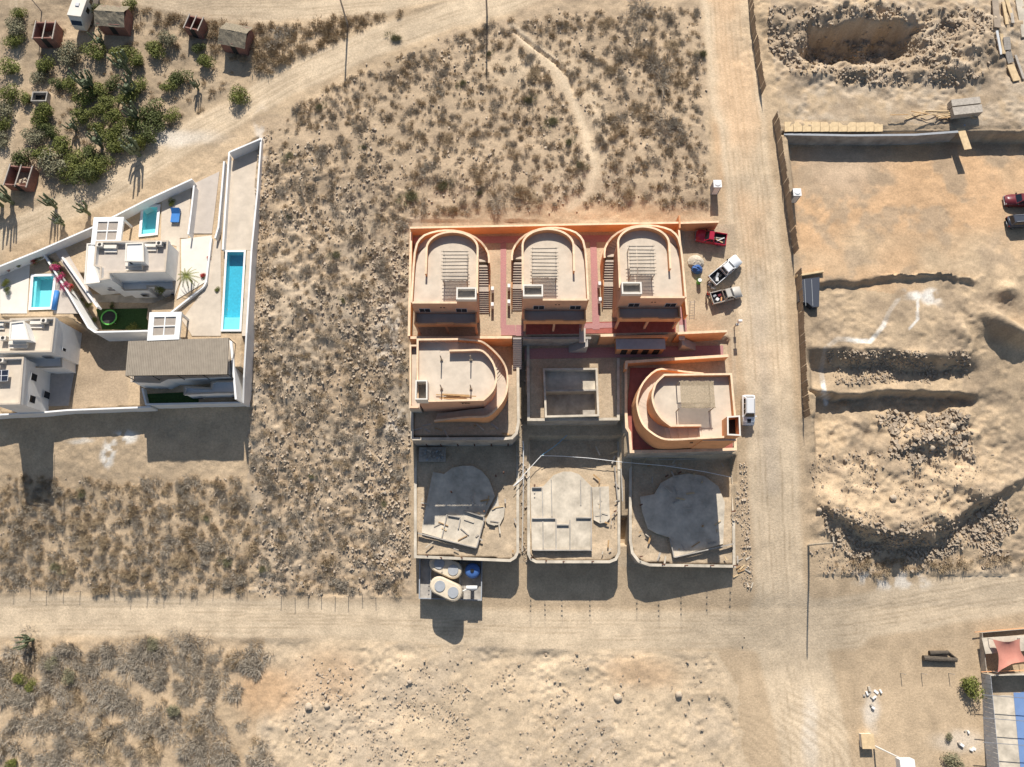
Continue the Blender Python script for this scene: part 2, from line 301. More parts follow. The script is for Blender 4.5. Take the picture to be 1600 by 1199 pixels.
# soil colours per vertex
def soil():
    n1 = fbm(GX, GY, 12, 4, 31)[..., None]; n2 = fbm(GX, GY, 1.6, 4, 33)[..., None]; n3 = fbm(GX, GY, 30, 3, 37)[..., None]
    tan = np.array([.438,.325,.207]); scrub = np.array([.395,.294,.192]); pale = np.array([.535,.418,.283]); orange = np.array([.49,.305,.165]); grey = np.array([.375,.305,.225]); white = np.array([.66,.61,.53]); stone = np.array([.44,.345,.24]); dark = np.array([.22,.165,.115])
    col = np.broadcast_to(tan, GX.shape+(3,)).copy()
    def lay(color, m):
        nonlocal col
        m = np.clip(m, 0, 1)[..., None]; col = col*(1-m)+np.asarray(color)*m
    px, py = PX, PY
    wob = 30*(fbm(GX, GY, 6, 4, 41)-.5)
    def blob(cx, cy, rx, ry, p=2): return np.exp(-(((px+wob-cx)/rx)**2+((py+wob-cy)/ry)**2)**p)
    lay(scrub, inpoly(px+wob*1.5, py+wob*1.5, [(400,190),(800,20),(1105,-50),(1108,330),(640,345),(640,930),(395,930)])*.9)
    lay(stone, sstep(.45, .7, fbm(GX, GY, 7, 4, 51))*inpoly(px+wob*2, py+wob, [(395,220),(650,330),(645,935),(400,930)])*.8)
    lay(grey, sstep(.5, .65, fbm(GX, GY, 5, 4, 53))*blob(590, 640, 70, 320)*.8)
    lay(pale, np.maximum(blob(840,110,70,30), np.maximum(blob(930,220,22,110), blob(900,300,60,40)))*.5)
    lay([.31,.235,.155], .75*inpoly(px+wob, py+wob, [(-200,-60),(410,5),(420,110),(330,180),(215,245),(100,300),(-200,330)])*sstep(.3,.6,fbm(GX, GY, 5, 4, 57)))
    lay(orange*.9+.1*tan, .45*blob(960,330,120,14)); lay(orange, .8*inpoly(px, py, [(1235,230),(1640,225),(1640,520),(1480,470),(1245,440)])*sstep(.3,.65,fbm(GX,GY,14,3,61)))
    lay(orange, .7*blob(1145,230,25,90)); lay(orange, .5*blob(1160,100,20,100))
    lay(grey, .7*inpoly(px, py, [(1200,-50),(1640,-50),(1640,200),(1215,185)])*sstep(.3,.6,n2[...,0])); lay(grey, .6*blob(1310,265,75,45))
    for p, wd in ROADS.values(): lay(pale, .95*sstep(6, -6, dline(px, py, p)-wd+wob*.4))
    lay(pale*1.08, .5*sstep(10, -6, dline(px, py, [(1205,300),(1215,600),(1222,860)])-8+wob*.3)); lay(grey*1.15, .6*sstep(12,-10,dline(px, py, [(1180,430),(1195,620),(1205,760)])-12+wob*.4))
    # wheel tracks
    for p, wd in ROADS.values():
        d = dline(px, py, p)
        for k, dk in ((.12,.8),(.3,.74),(.5,.8),(.72,.84)): lay(tan*dk, .65*(1-blob(1228,985,95,60,1))*np.exp(-((d-wd*k+wob*.2)/1.4)**2)*sstep(.35,.6,fbm(GX, GY, 9, 3, 43+int(k*50))))
        lay(pale*1.12, .5*np.exp(-((d-wd*.4+wob*.2)/2.5)**2)*sstep(.4,.6,n1[...,0]))
    lay(pale, .6*inpoly(px+wob*2, py+wob, [(420,1000),(1130,1020),(1190,1300),(380,1300)])); lay(stone, .8*sstep(.45,.6,fbm(GX,GY,6,4,71))*inpoly(px+wob*2, py+wob*2, [(430,1040),(760,1010),(1130,1060),(1180,1300),(400,1300)]))
    lay(orange*.92, .75*blob(420,1085,55,40)); lay(orange, .4*blob(520,1060,60,40)); lay(orange*.95, .5*blob(1000,1050,60,25))
    lay(pale*1.1, .6*blob(1260,1120,30,90)); lay(white, .35*blob(1262,1140,14,60))
    # lime and plaster spills
    lay(white, .95*np.maximum.reduce([blob(1455,465,16,13,3), blob(1430,465,20,7,3), sstep(4.5,2.5,dline(px+wob*.1,py+wob*.12,[(1412,455),(1388,490),(1380,510),(1360,535),(1310,530),(1290,545),(1283,580),(1290,630)])), sstep(2.5,1.5,dline(px,py,[(1434,470),(1434,500),(1420,515)]))])*sstep(.3,.45,n2[...,0]))
    lay(white, .95*sstep(.36,.46,n2[...,0])*np.maximum(blob(190,680,24,12,3), blob(168,708,13,26,3))); lay(white, .6*blob(120,683,20,5,2)); lay(white, .6*blob(1390,905,60,14)*sstep(.42,.55,n2[...,0]))
    lay(white*.95, .5*sstep(.45,.6,n2[...,0])*np.maximum.reduce([blob(605,520,25,60), blob(400,560,12,70), blob(408,230,10,60), blob(620,660,20,30)])); lay(white, .5*blob(250,215,90,14)); lay(white,.5*blob(1360,1110,12,30)); lay(white,.35*blob(1500,1160,40,20))
    # dirt inside the plots, a darker patch along the site bank
    lay([.40,.31,.21], inpoly(px, py, [(643,355),(1150,350),(1150,720),(1146,885),(985,885),(826,880),(648,875)])*.8)
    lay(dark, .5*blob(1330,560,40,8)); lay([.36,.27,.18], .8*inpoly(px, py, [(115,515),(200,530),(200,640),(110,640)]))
    for cx, cy, a_, lo, hi in ((1405,735,1.25,55,125),(1060,1230,1.6,70,190),(1330,330,1.6,30,90)):
        dd = np.hypot((px-cx)/a_, py-cy)+34*(fbm(GX, GY, 12, 3, 25)-.5); lay(tan*.78, .5*np.clip(np.sin(dd*.75), 0, 1)*sstep(lo, lo+10, dd)*(1-sstep(hi-10, hi, dd))*sstep(.5,.66,fbm(GX, GY, 8, 3, 27)))
    lay([.32,.24,.16], .75*sstep(.46,.64,fbm(GX, GY, 3.5, 4, 45))*inpoly(px, py, [(1200,-60),(1700,-60),(1700,900),(1270,890)]))
    lay(pale, .8*sstep(7,2,dline(px+wob*.2, py, [(800,40),(860,90),(895,150),(915,210),(930,260),(915,320)]))); lay(orange*1.08, .5*sstep(18,-6,dline(px, py, ROADS['main'][0])-20+wob)*sstep(640, 420, py)*sstep(.3,.6,n1[...,0]))
    t = (.78+.44*n2)*(.86+.28*n1); col = col*t*1.17
    return np.clip(col, 0, .85)
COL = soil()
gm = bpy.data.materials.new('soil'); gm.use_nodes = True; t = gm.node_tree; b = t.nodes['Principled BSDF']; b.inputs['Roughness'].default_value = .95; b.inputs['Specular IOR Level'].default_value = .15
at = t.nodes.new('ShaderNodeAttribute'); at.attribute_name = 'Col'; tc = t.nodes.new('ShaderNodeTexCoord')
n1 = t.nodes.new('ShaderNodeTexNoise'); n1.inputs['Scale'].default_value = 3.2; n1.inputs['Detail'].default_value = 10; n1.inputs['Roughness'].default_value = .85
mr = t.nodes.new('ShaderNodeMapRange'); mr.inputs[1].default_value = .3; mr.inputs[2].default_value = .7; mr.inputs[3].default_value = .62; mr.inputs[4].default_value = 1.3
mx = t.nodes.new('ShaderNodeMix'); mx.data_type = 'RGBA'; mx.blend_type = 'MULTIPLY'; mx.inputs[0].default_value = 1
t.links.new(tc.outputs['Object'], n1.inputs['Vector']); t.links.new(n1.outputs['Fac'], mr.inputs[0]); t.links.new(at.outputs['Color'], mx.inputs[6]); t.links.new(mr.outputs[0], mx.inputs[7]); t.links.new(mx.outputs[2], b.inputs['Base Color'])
n2 = t.nodes.new('ShaderNodeTexNoise'); n2.inputs['Scale'].default_value = 3.5; n2.inputs['Detail'].default_value = 8; n2.inputs['Roughness'].default_value = .7; bp = t.nodes.new('ShaderNodeBump'); bp.inputs['Strength'].default_value = .55; bp.inputs['Distance'].default_value = .12
t.links.new(tc.outputs['Object'], n2.inputs['Vector']); t.links.new(n2.outputs['Fac'], bp.inputs['Height']); t.links.new(bp.outputs[0], b.inputs['Normal'])
ny, nx = GX.shape
idx = np.arange(ny*nx).reshape(ny, nx)
quads = np.stack([idx[:-1,:-1], idx[:-1,1:], idx[1:,1:], idx[1:,:-1]], -1).reshape(-1, 4)
cpx = PX[:-1,:-1].ravel(); cpy = PY[:-1,:-1].ravel()
cls = np.zeros(len(quads), int)
inview = (cpx > -300) & (cpx < 1900) & (cpy > -250) & (cpy < 1450)
RW = (14*(fbm(GX, GY, 5, 4, 99)-.5))[:-1,:-1].ravel(); inside_plots = inpoly(cpx, cpy, [(640,345),(1150,340),(1158,890),(640,935)])
for k, (nm, (pts, wd)) in enumerate(ROADS.items()):
    cls = np.where((cls == 0) & inview & ~inside_plots & (dline(cpx, cpy, pts) < wd+RW), k+1, cls)
site = inview & inpoly(cpx, cpy, [(1172,-60),(1214,215),(1240,400),(1250,560),(1266,880),(1600,860),(1750,860),(1750,-60)]); cls = np.where((cls == 0) & site, 20, cls)
AV = np.stack([GX.ravel(), GY.ravel(), GZ.ravel()], 1); AC = np.concatenate([COL.reshape(-1, 3), np.ones((ny*nx, 1))], 1)
def grid_obj(name, sel):
    q = quads[sel]; u, inv = np.unique(q.ravel(), return_inverse=True)
    me = bpy.data.meshes.new(name); me.vertices.add(len(u)); me.vertices.foreach_set('co', AV[u].astype(np.float32).ravel())
    n = len(q); me.loops.add(n*4); me.loops.foreach_set('vertex_index', inv.astype(np.int32).ravel())
    me.polygons.add(n); me.polygons.foreach_set('loop_start', np.arange(0, n*4, 4, dtype=np.int32)); me.polygons.foreach_set('loop_total', np.full(n, 4, np.int32))
    me.polygons.foreach_set('use_smooth', np.ones(n, bool)); me.update(calc_edges=True)
    a = me.attributes.new('Col', 'FLOAT_COLOR', 'POINT'); a.data.foreach_set('color', AC[u].astype(np.float32).ravel())
    me.materials.append(gm); o = bpy.data.objects.new(name, me); C.objects.link(o); o['kind'] = 'structure'; return o
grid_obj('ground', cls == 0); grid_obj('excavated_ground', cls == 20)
RL = {'main':'wide dirt road running downhill beside the sheet metal fence','lower':'dirt road below the concrete platforms','east':'dirt road branching off past the spoil heap','south':'dirt road widening at the junction','upper':'dirt road curving above the white villas','top':'pale dirt road beyond the brick huts','path':'faint footpath crossing the scrub field','lane':'narrow dirt lane beside the hedge of bushes'}
for k, nm in enumerate(ROADS): o = grid_obj('footpath' if nm == 'path' else 'dirt_road', cls == k+1); o['label'] = RL[nm]
def slab(name, poly, z, m, th=.12, kind='structure', label=None, cat=None, world=False, dz=0):
    q = poly if world else Pl(poly, z)
    return tag(MB().prism(q, z-th, z+dz).build(name, m), label, cat, None, kind)

# ---------------------------------------------------------------- orange houses
def ell(cx, cy, a, b, t0, t1, n): return [(cx+a*math.cos(t0+(t1-t0)*i/n), cy+b*math.sin(t0+(t1-t0)*i/n)) for i in range(n+1)]
def ramp(mb, secs, zb):
    """secs: (inner xy, outer xy, floor z); sloping runs become steps"""
    for (a0, b0, z0), (a1, b1, z1) in zip(secs[:-1], secs[1:]):
        n = max(1, round(abs(z1-z0)/.18))
        for k in range(n):
            f0, f1 = k/n, (k+1)/n; l = lambda p, q, f: (p[0]+(q[0]-p[0])*f, p[1]+(q[1]-p[1])*f)
            mb.prism([l(a0,a1,f0), l(a0,a1,f1), l(b0,b1,f1), l(b0,b1,f0)], zb, z0+(z1-z0)*(f0+f1)/2 if n > 1 else (z0+z1)/2)
def coping_wall(parent, pts, t, z0, z1, m='orange', name='parapet', cm='coping', closed=False):
    o = MB().wall(pts, t, z0, z1, closed).build(name, M[m], parent)
    cp = [(p[0], p[1], (p[2] if len(p) > 2 else z1)+.05, (p[2] if len(p) > 2 else z1)+.003) for p in pts]
    c = MB().wall(cp, t+.06, 0, 0, closed).build('coping', M[cm], o); return o
def window_s(parent, x0, x1, z0, z1, Y, panes=2, frame='window_frame'):
    """window on a south facing wall at plane Y"""
    w = MB().box(x0, x1, Y-.05, Y-.003, z0, z1).build('window', M[frame], parent)
    n = panes; g = .06; pw = (x1-x0-g*(n+1))/n
    for i in range(n):
        a = x0+g+i*(pw+g); MB().box(a, a+pw, Y-.07, Y-.052, z0+g, z1-g).build('pane', M['black_glass'], w)
    return w
def window_e(parent, y0, y1, z0, z1, X, panes=1, sgn=1, frame='window_frame'):
    a, b = sorted((X+sgn*.003, X+sgn*.05)); w = MB().box(a, b, y0, y1, z0, z1).build('window', M[frame], parent)
    a, b = sorted((X+sgn*.052, X+sgn*.07)); MB().box(a, b, y0+.06, y1-.06, z0+.06, z1-.06).build('pane', M['black_glass'], w)
def pergola_sticks(label, x0, x1, y0, y1, zd, h, nb=9, rows='x', rough=0):
    t = thing('stick_pergola', label, 'pergola', ((x0+x1)/2, (y0+y1)/2, zd))
    for x in (x0+.1, x1-.1):
        for y in (y0+.15, y1-.15): MB().tube((x, y, zd), (x, y, zd+h), .07, .06).build('post', M['stick'], t)
        MB().tube((x, y0-.1, zd+h+.05), (x, y1+.1, zd+h+.05), .06, n=6).build('beam', M['stick'], t)
    mat_ = MB(); n = int((x1-x0)/.11)
    for i in range(n):
        x = x0+(i+.5)*(x1-x0)/n; j = random.uniform(-.08, .08)
        if random.random() < .04: continue
        mat_.box(x-.042, x+.042, y0+j, y1+j, zd+h+.115, zd+h+.145)
    tag(mat_.build('cane_mat', M['deck_pink'], t), kind='stuff')
    for i in range(nb):
        y = y0+.15+(y1-y0-.3)*i/(nb-1); e = random.uniform(-.05, .05)
        MB().tube((x0-.2+e, y, zd+h+.19), (x1+.2+e, y+random.uniform(-.08,.08), zd+h+.19), .045, n=5).build('pole', M['stick'], t)
    return t
def round_house(label, ox, oy, mir, plabel):
    X = lambda p: tuple([ox+p[0]*mir, oy+p[1]]+list(p[2:]))
    L = lambda ps: [X(p) for p in ps]
    h = thing('round_backed_house', label, 'house', (ox, oy, Z1), group=None)
    zr = Z1+6.8; zp = Z1+7.8
    arc = ell(0, 8.3, 3.6, 2.55, 0, math.pi, 18)
    MB().prism(L([(-3.6,.0),(5.45,0),(5.35,5.5),(5.2,7.8),(4.2,8.9)]+arc), Z1-.1, zr).build('wall', M['peach'], h)
    MB().prism(L([(-3.5,.1),(5.35,.1),(5.25,5.5),(5.1,7.75),(4.1,8.8)]+[(x*.97, 8.3+(y-8.3)*.96) for x, y in arc]), zr, zr+.03).build('roof_deck', M['deck_pink'], h)
    # curved stair wrapped round the back
    ts = [math.pi*(1-i/14) for i in range(15)]
    secs = []; outer = []
    for i, t_ in enumerate(ts):
        f = i/14; bo = 4.0-1.0*f; fl = Z1+3.3+(6.8-3.3)*min(1, max(0, (f-.12)/.68))
        pi_ = (3.62*math.cos(t_), 8.3+2.6*math.sin(t_)); po = (5.1*math.cos(t_), 8.3+bo*math.sin(t_))
        secs.append((X(pi_), X(po), fl)); outer.append((*X(po), max(fl+1.05, Z1+4.4)))
    st = MB(); ramp(st, secs, Z1-.1); st.build('curved_stair', M['deck_pink'], h)
    coping_wall(h, [(*X((-5.1, 7.6)), Z1+4.4)]+outer+[X((5.25,7.6,zp)), X((5.35,5.5,zp)), X((5.45,.1,zp))], .22, Z1-.1, zp)
    coping_wall(h, [X((-3.6, 1.5))]+L(arc[::-1])+[X((3.6, 4.4))], .22, zr, zp)
    coping_wall(h, L([(5.35,.11),(-.85,.11)]), .22, zr, zp, 'peach')
    # side stair with a landing
    s = MB(); n = 8
    for k in range(8): s.box(*sorted((X((-5.0,0))[0], X((-3.62,0))[0])), oy+7.86-(k+1)*.34, oy+7.86-k*.34, Z1-.05, Z1+3.3-(k+1)*.165)
    s.box(*sorted((X((-5.0,0))[0], X((-3.62,0))[0])), oy+4.2, oy+5.14, Z1-.05, Z1+1.82)
    for k in range(10): s.box(*sorted((X((-5.0,0))[0], X((-3.62,0))[0])), oy+4.2-(k+1)*.27, oy+4.2-k*.27, Z1-.05, Z1+1.82-(k+1)*.17)
    s.build('side_stair', M['tread'], h)
    MB().wall(L([(-5.1,7.6,Z1+4.0),(-5.1,5.1,Z1+2.3),(-5.1,4.2,Z1+2.2),(-5.1,1.6,Z1+.5)]), .16, Z1-.05, 0).build('stair_wall', M['orange'], h)
    # water tank box on the front corner
    k = MB().box(*sorted((X((-3.6,0))[0], X((-.85,0))[0])), oy+.0, oy+1.75, zr, Z1+8.5).build('tank_box', M['peach'], h)
    x0, x1 = sorted((X((-3.6,0))[0], X((-.85,0))[0])); f = MB()
    f.wall([(x0+.1,oy+.1),(x1-.1,oy+.1),(x1-.1,oy+1.65),(x0+.1,oy+1.65)], .2, Z1+8.5, Z1+9.3, True).build('box_rim', M['cream'], k)
    MB().box(x0+.2, x1-.2, oy+.2, oy+1.55, Z1+8.5, Z1+8.53).build('box_floor', M['concrete'], k)
    # balcony on the front
    bx0, bx1 = sorted((X((-3.45,0))[0], X((5.45,0))[0]))
    MB().box(bx0, bx1, oy-1.65, oy-.003, Z1+3.35, Z1+3.6).build('balcony_floor', M['deck'], h)
    bp_ = MB(); bp_.box(bx0, bx1, oy-1.85, oy-1.65, Z1+3.3, Z1+4.45).box(bx0, bx0+.2, oy-1.65, oy-.003, Z1+3.6, Z1+4.45).box(bx1-.2, bx1, oy-1.65, oy-.003, Z1+3.6, Z1+4.45)
    xm = (bx0+bx1)/2
    for a, b in ((bx0, bx0+.5), (xm-1.3, xm+1.2), (bx1-.9, bx1)): bp_.box(a+.003, b-.003, oy-1.853, oy-1.647, Z1+4.45, Z1+4.72)
    bp_.build('balcony_parapet', M['orange'], h)
    for x in (bx0+.2, xm, bx1-.2): MB().box(x-.15, x+.15, oy-1.83, oy-1.53, Z1-.1, Z1+3.3).build('column', M['peach'], h)
    for xc in (-1.3, 3.9):
        c = X((xc, 0))[0]; window_s(h, c-.8, c+.8, Z1+4.55, Z1+5.85, oy)
    for d in (-.22, .22): MB().box(X((1.3,0))[0]+d-.1, X((1.3,0))[0]+d+.1, oy-.04, oy-.003, Z1+6.1, Z1+6.35).build('vent', M['dark'], h)
    for y in (2.1, 4.6):
        MB().box(*sorted((X((-5.75,0))[0], X((-5.35,0))[0])), oy+y, oy+y+.55, Z1+.25, Z1+1.5).build('gas_heater', M['white'], h)
    pergola_sticks(plabel, *sorted((X((-2.3,0))[0], X((1.15,0))[0])), oy+2.9, oy+7.4, zr+.03, 2.0, 9)
    return h
round_house('orange house with a rounded back beside the left boundary wall, stair on its right', -8.45, 35.95, -1, 'pale stick pergola on the roof of the house by the left boundary wall')
round_house('orange house with a rounded back standing between two houses alike, stair on its left', 5.09, 36.38, 1, 'pale stick pergola on the roof of the middle orange house')
round_house('orange house with a rounded back nearest the parked pickups, stair on its left', 18.6, 36.75, 1, 'pale stick pergola with one bent post above the house by the pickups')
def px_pts(org, sc, pts, zb): return [(*P(org[0]+p[0]/sc, org[1]+p[1]/sc, zb+p[2])[:2], zb+p[2]) for p in pts]
def dens(pts, k=3):
    """smooth a polyline of (x,y,z) by Catmull-Rom"""
    out = []; n = len(pts)
    for i in range(n-1):
        p0, p1, p2, p3 = [Vector(pts[max(0, min(n-1, j))]) for j in (i-1, i, i+1, i+2)]
        for q in range(k):
            t = q/k; out.append(tuple(.5*((2*p1)+(p2-p0)*t+(2*p0-5*p1+4*p2-p3)*t*t+(3*p1-p0-3*p2+p3)*t**3)))
    return out+[tuple(pts[-1])]
# house with its round end to the right
O, sc = (630, 520), 6.66
hd = thing('round_ended_house', 'orange house whose round end faces the concrete tank plot, bare posts on its roof', 'house', P(700, 640, Z2)); zr, zp = Z2+6.8, Z2+7.8
inn = dens(px_pts(O, sc, [(480,187,7.8),(640,184,7.8),(795,182,7.8),(868,225,7.8),(930,305,7.8),(962,395,7.8),(968,480,7.8),(948,570,7.8),(900,640,7.8),(835,700,7.8)], Z2), 3)
fr = px_pts(O, sc, [(835,700,7.8),(262,712,7.8)], Z2); lf = px_pts(O, sc, [(150,75,7.8),(148,690,7.8)], Z2)
tl = px_pts(O, sc, [(150,72,7.8),(570,68,7.8)], Z2)
body = [lf[1][:2], (fr[0][0], lf[1][1])]+[p[:2] for p in inn[::-1]]+[(tl[0][0]+3, inn[0][1])]+[(tl[1][0]-2, tl[1][1]), tl[0][:2]]
MB().prism(body, Z2-.1, zr).build('wall', M['peach'], hd); MB().prism(body, zr+.001, zr+.03).build('roof_deck', M['deck_pink'], hd)
out_ = dens(px_pts(O, sc, [(570,68,7.6),(700,78,7.0),(812,92,6.4),(905,155,5.6),(1000,250,5.0),(1060,345,4.5),(1083,440,4.4),(1083,560,4.4),(1058,665,4.4),(985,775,4.4),(875,868,4.1),(700,876,3.2),(500,896,2.0),(322,918,.9)], Z2), 3)
in2 = dens([(p[0], p[1], p[2]) for p in px_pts(O, sc, [(570,187,7.8),(700,184,7.8),(795,182,7.8),(868,225,7.8),(930,305,7.8),(962,395,7.8),(968,480,7.8),(948,570,7.8),(900,640,7.8),(835,700,7.8),(830,703,7.8),(660,706,7.8),(480,709,7.8),(300,712,7.8)], Z2)], 3)
fl = [min(Z2+6.8, max(Z2+.1, p[2]-1.05)) for p in out_]
MB().prism([(tl[0][0], inn[0][1]), (in2[0][0], in2[0][1]), out_[0][:2], tl[0][:2]], Z2-.1, zr-.004).build('stair_head', M['deck_pink'], hd)
st = MB(); ramp(st, [(a[:2], b[:2], f) for a, b, f in zip(in2, out_, fl)], Z2-.1); st.build('curved_stair', M['deck_pink'], hd)
coping_wall(hd, out_, .2, Z2-.1, 0); coping_wall(hd, inn+[(fr[1][0], fr[1][1])], .2, zr, zp, 'peach')
coping_wall(hd, [(tl[1][0], tl[1][1]), (tl[0][0], tl[0][1]), (lf[1][0], lf[1][1])], .22, zr, zp, 'peach')
tb = px_pts(O, sc, [(135,500,9.0),(245,500,9.0),(245,690,9.0),(130,690,9.0)], Z2)
k = MB().wall([p[:2] for p in tb], .18, zr, Z2+9.0, True).build('tank_box', M['cream'], hd); MB().prism([p[:2] for p in tb], zr+.03, zr+.5).build('box_floor', M['concrete'], k)
for x in (620, 650): q = P(O[0]+x/sc, O[1]+748/sc, Z2+6.2); MB().box(q.x-.12, q.x+.12, fr[0][1]-.16, fr[0][1]-.1, Z2+6.1, Z2+6.35).build('vent', M['dark'], hd)
tr = px_pts(O, sc, [(75,135,3.6),(75,775,3.6)], Z2); MB().box(tr[0][0], lf[0][0]-.003, tr[1][1], tr[0][1], Z2-.1, Z2+2.8).build('side_terrace', M['deck_pink'], hd)
coping_wall(hd, [(lf[0][0]-.1, tr[0][1]), tr[0][:2], tr[1][:2], (lf[0][0]-.1, tr[1][1])], .2, Z2+2.8, Z2+3.6, 'peach', 'terrace_parapet')
for (bx, by) in ((385, 690), (697, 670)):
    for i, yy in enumerate((330, 565)):
        q = P(O[0]+bx/sc, O[1]+(yy-90 if i == 0 else yy-20)/sc, Z2+9.0)
        tag(MB().tube((q.x, q.y, zr+.03), (q.x, q.y, zr+2.3), .09, .08, 8).box(q.x-.2, q.x+.2, q.y-.12, q.y+.12, zr+.031, zr+.25).build('roof_post', M['stick'], hd))
bd = MB(); q0 = P(O[0]+340/sc, O[1]+690/sc, zr+.2); q1 = P(O[0]+830/sc, O[1]+680/sc, zr+.2)
for i in range(9):
    a = q0+Vector((random.uniform(0, 2), random.uniform(-.2, .8), 0)); b_ = a+Vector((random.uniform(3, 4.6), random.uniform(-.6, .2), 0)); d = (b_-a); 
    one('timber_board', MB().obox(((a.x+b_.x)/2, (a.y+b_.y)/2), d.length, .14, zr+.04+.045*i, zr+.08+.045*i, math.atan2(d.y, d.x)), M['wood'], 'orange brown board in the loose heap on the roof with bare posts', 'board', 'boards heaped on the roof')
# house with its round end to the left
O, sc = (960, 550), 6.667
he = thing('round_ended_house', 'orange house whose round end faces a red floored terrace, by the white parked car', 'house', P(1080, 650, Z2))
inn = dens(px_pts(O, sc, [(520,240,7.8),(440,318,7.8),(412,385,7.8),(396,480,7.8),(430,600,7.8),(500,700,7.8),(590,770,7.8)], Z2), 4)
rt = px_pts(O, sc, [(1215,232,7.8),(1255,665,7.8)], Z2); fr = px_pts(O, sc, [(620,912,7.8),(1145,886,7.8)], Z2)
fy = min(fr[0][1], fr[1][1]); fyr = fr[1][1]
body = [(inn[-1][0]+4.4, inn[-1][1]), (inn[-1][0]+4.4, fy), (rt[1][0]+.2, fy), (rt[1][0]+.15, rt[1][1]), rt[0][:2]]+[p[:2] for p in inn]
MB().prism(body, Z2-.1, zr).build('wall', M['orange'], he); MB().prism(body, zr+.001, zr+.03).build('roof_deck', M['deck_pink'], he)
coping_wall(he, [(rt[1][0], rt[1][1]), (rt[0][0], rt[0][1])]+inn+[px_pts(O, sc, [(905,766,7.8)], Z2)[0]], .22, zr, zp)
out_ = dens(px_pts(O, sc, [(1145,886,7.8),(880,900,7.8),(620,914,7.4),(490,900,6.6),(370,828,5.6),(290,740,4.9),(243,600,4.4),(240,480,4.4),(300,322,4.4),(440,190,4.1),(590,186,3.5),(720,206,2.4),(930,226,.9)], Z2), 3)
in2 = dens(px_pts(O, sc, [(1145,780,7.8),(905,766,7.8),(590,770,7.8),(560,745,7.8),(500,700,7.8),(455,645,7.8),(420,590,7.8),(398,480,7.8),(418,370,7.8),(490,268,7.8),(600,238,7.8),(720,236,7.8),(930,232,7.8)], Z2), 3)
fl = [min(Z2+6.8, max(Z2+.1, p[2]-1.05)) for p in out_]
st = MB(); ramp(st, [(a[:2], b[:2], f) for a, b, f in zip(in2, out_, fl)], Z2-.1); st.build('curved_stair', M['deck_pink'], he)
coping_wall(he, out_, .2, Z2-.1, 0)
tb = px_pts(O, sc, [(1180,680,9.3),(1300,670,9.3),(1308,868,9.3),(1182,862,9.3)], Z2)
k = MB().wall([p[:2] for p in tb], .16, Z2-.1, Z2+9.3, True).build('tank_box', M['orange'], he); MB().wall([(p[0], p[1], Z2+9.36, Z2+9.303) for p in tb], .2, 0, 0, True).build('box_rim', M['cream'], k); MB().prism([p[:2] for p in tb], Z2+7.6, Z2+7.7).build('box_floor', M['dark'], k)
q = P(O[0]+800/sc, O[1]+932/sc, Z2+6); MB().box(q.x-.2, q.x+.2, fy-.2, fy-.1, Z2+5.9, Z2+6.2).build('vent', M['dark'], he)
pq = [P(O[0]+x/sc, O[1]+y/sc, zr+2.2) for x, y in ((680,305),(1030,305),(1030,585),(680,585))]
pg = thing('thatch_pergola', 'reed covered pergola on the roof of the house by the white car', 'pergola', (pq[0].x, pq[3].y, zr))
for p in pq: MB().tube((p.x, p.y, zr), (p.x, p.y, zr+2.1), .08).build('post', M['stick'], pg)
for y in (pq[0].y-.1, pq[3].y+.1): MB().tube((pq[0].x-.1, y, zr+2.15), (pq[1].x+.1, y, zr+2.15), .06).build('beam', M['stick'], pg)
mt_ = MB(); n = 46
for i in range(n):
    x = pq[0].x+(pq[1].x-pq[0].x)*(i+.5)/n; mt_.box(x-.034, x+.034, pq[3].y+random.uniform(-.1,.1), pq[0].y+random.uniform(-.1,.1), zr+2.22+random.uniform(0,.02), zr+2.28)
tag(mt_.build('reed_mat', M['reed'], pg), kind='stuff')
# ---------------------------------------------------------------- plot walls, stairs, paving of the orange complex
def gz(x, y): return float(height(x, y))
def wall_thing(pts, t, z0, z1, m, label, cm='coping', cat='wall', name='boundary_wall'):
    c = pts[0]; o = thing(name, label, cat, (c[0], c[1], z0)); p_ = MB().wall(pts, t, z0, z1).build('wall_face', M[m], o)
    if cm: MB().wall([(p[0], p[1], (p[2] if len(p) > 2 else z1)+.05, (p[2] if len(p) > 2 else z1)+.003) for p in pts], t+.06, 0, 0).build('coping', M[cm], o)
    return o
wall_thing([(-15.4,50.3),(9.4,50.85),(25.2,51.15)], .25, Z1-.6, Z1+2.2, 'orange', 'long orange wall behind the three round backed houses')
wall_thing([(25.5,51.15),(31.3,51.35)], .25, Z1-1.5, Z1+2.1, 'orange', 'short orange wall shading the red pickup')
wall_thing([(25.3,52.2,Z1+2.6),(25.3,50.2,Z1+2.4)], .25, Z1-.6, 0, 'orange', 'orange buttress where the back wall meets the yard', None)
wall_thing([(25.2,50.0),(25.35,44),(25.6,36.4)], .22, Z1-1, Z1+2.1, 'orange', 'narrow orange wall between the last house and the pickups')
wall_thing([(-15.4,50.2),(-15.1,33.5)], .3, Z2-4, Z1+1.0, 'orange', 'orange side wall facing the stony slope')
wall_thing([(-15.1,33.35),(0,33.4)], .35, Z2-3, Z1+.7, 'orange', 'orange retaining wall above the house with bare posts')
wall_thing([(1.6,33.5),(11.7,33.55)], .35, Z2-1, Z1+.05, 'concrete', 'raw concrete retaining wall above the tank plot', None)
wall_thing([(13.0,33.65),(15.2,33.7)], .35, Z2-1, Z1+.8, 'orange', 'short orange wall beside the row of booths')
wall_thing([(15.3,33.72),(23.2,33.85)], .3, Z2-1, Z1+.1, 'orange', 'orange retaining wall behind the row of booths', None)
wall_thing([(24.3,33.95),(31.6,34.3)], .3, Z2-2.5, Z1+.9, 'orange', 'orange wall end jutting towards the dirt road')
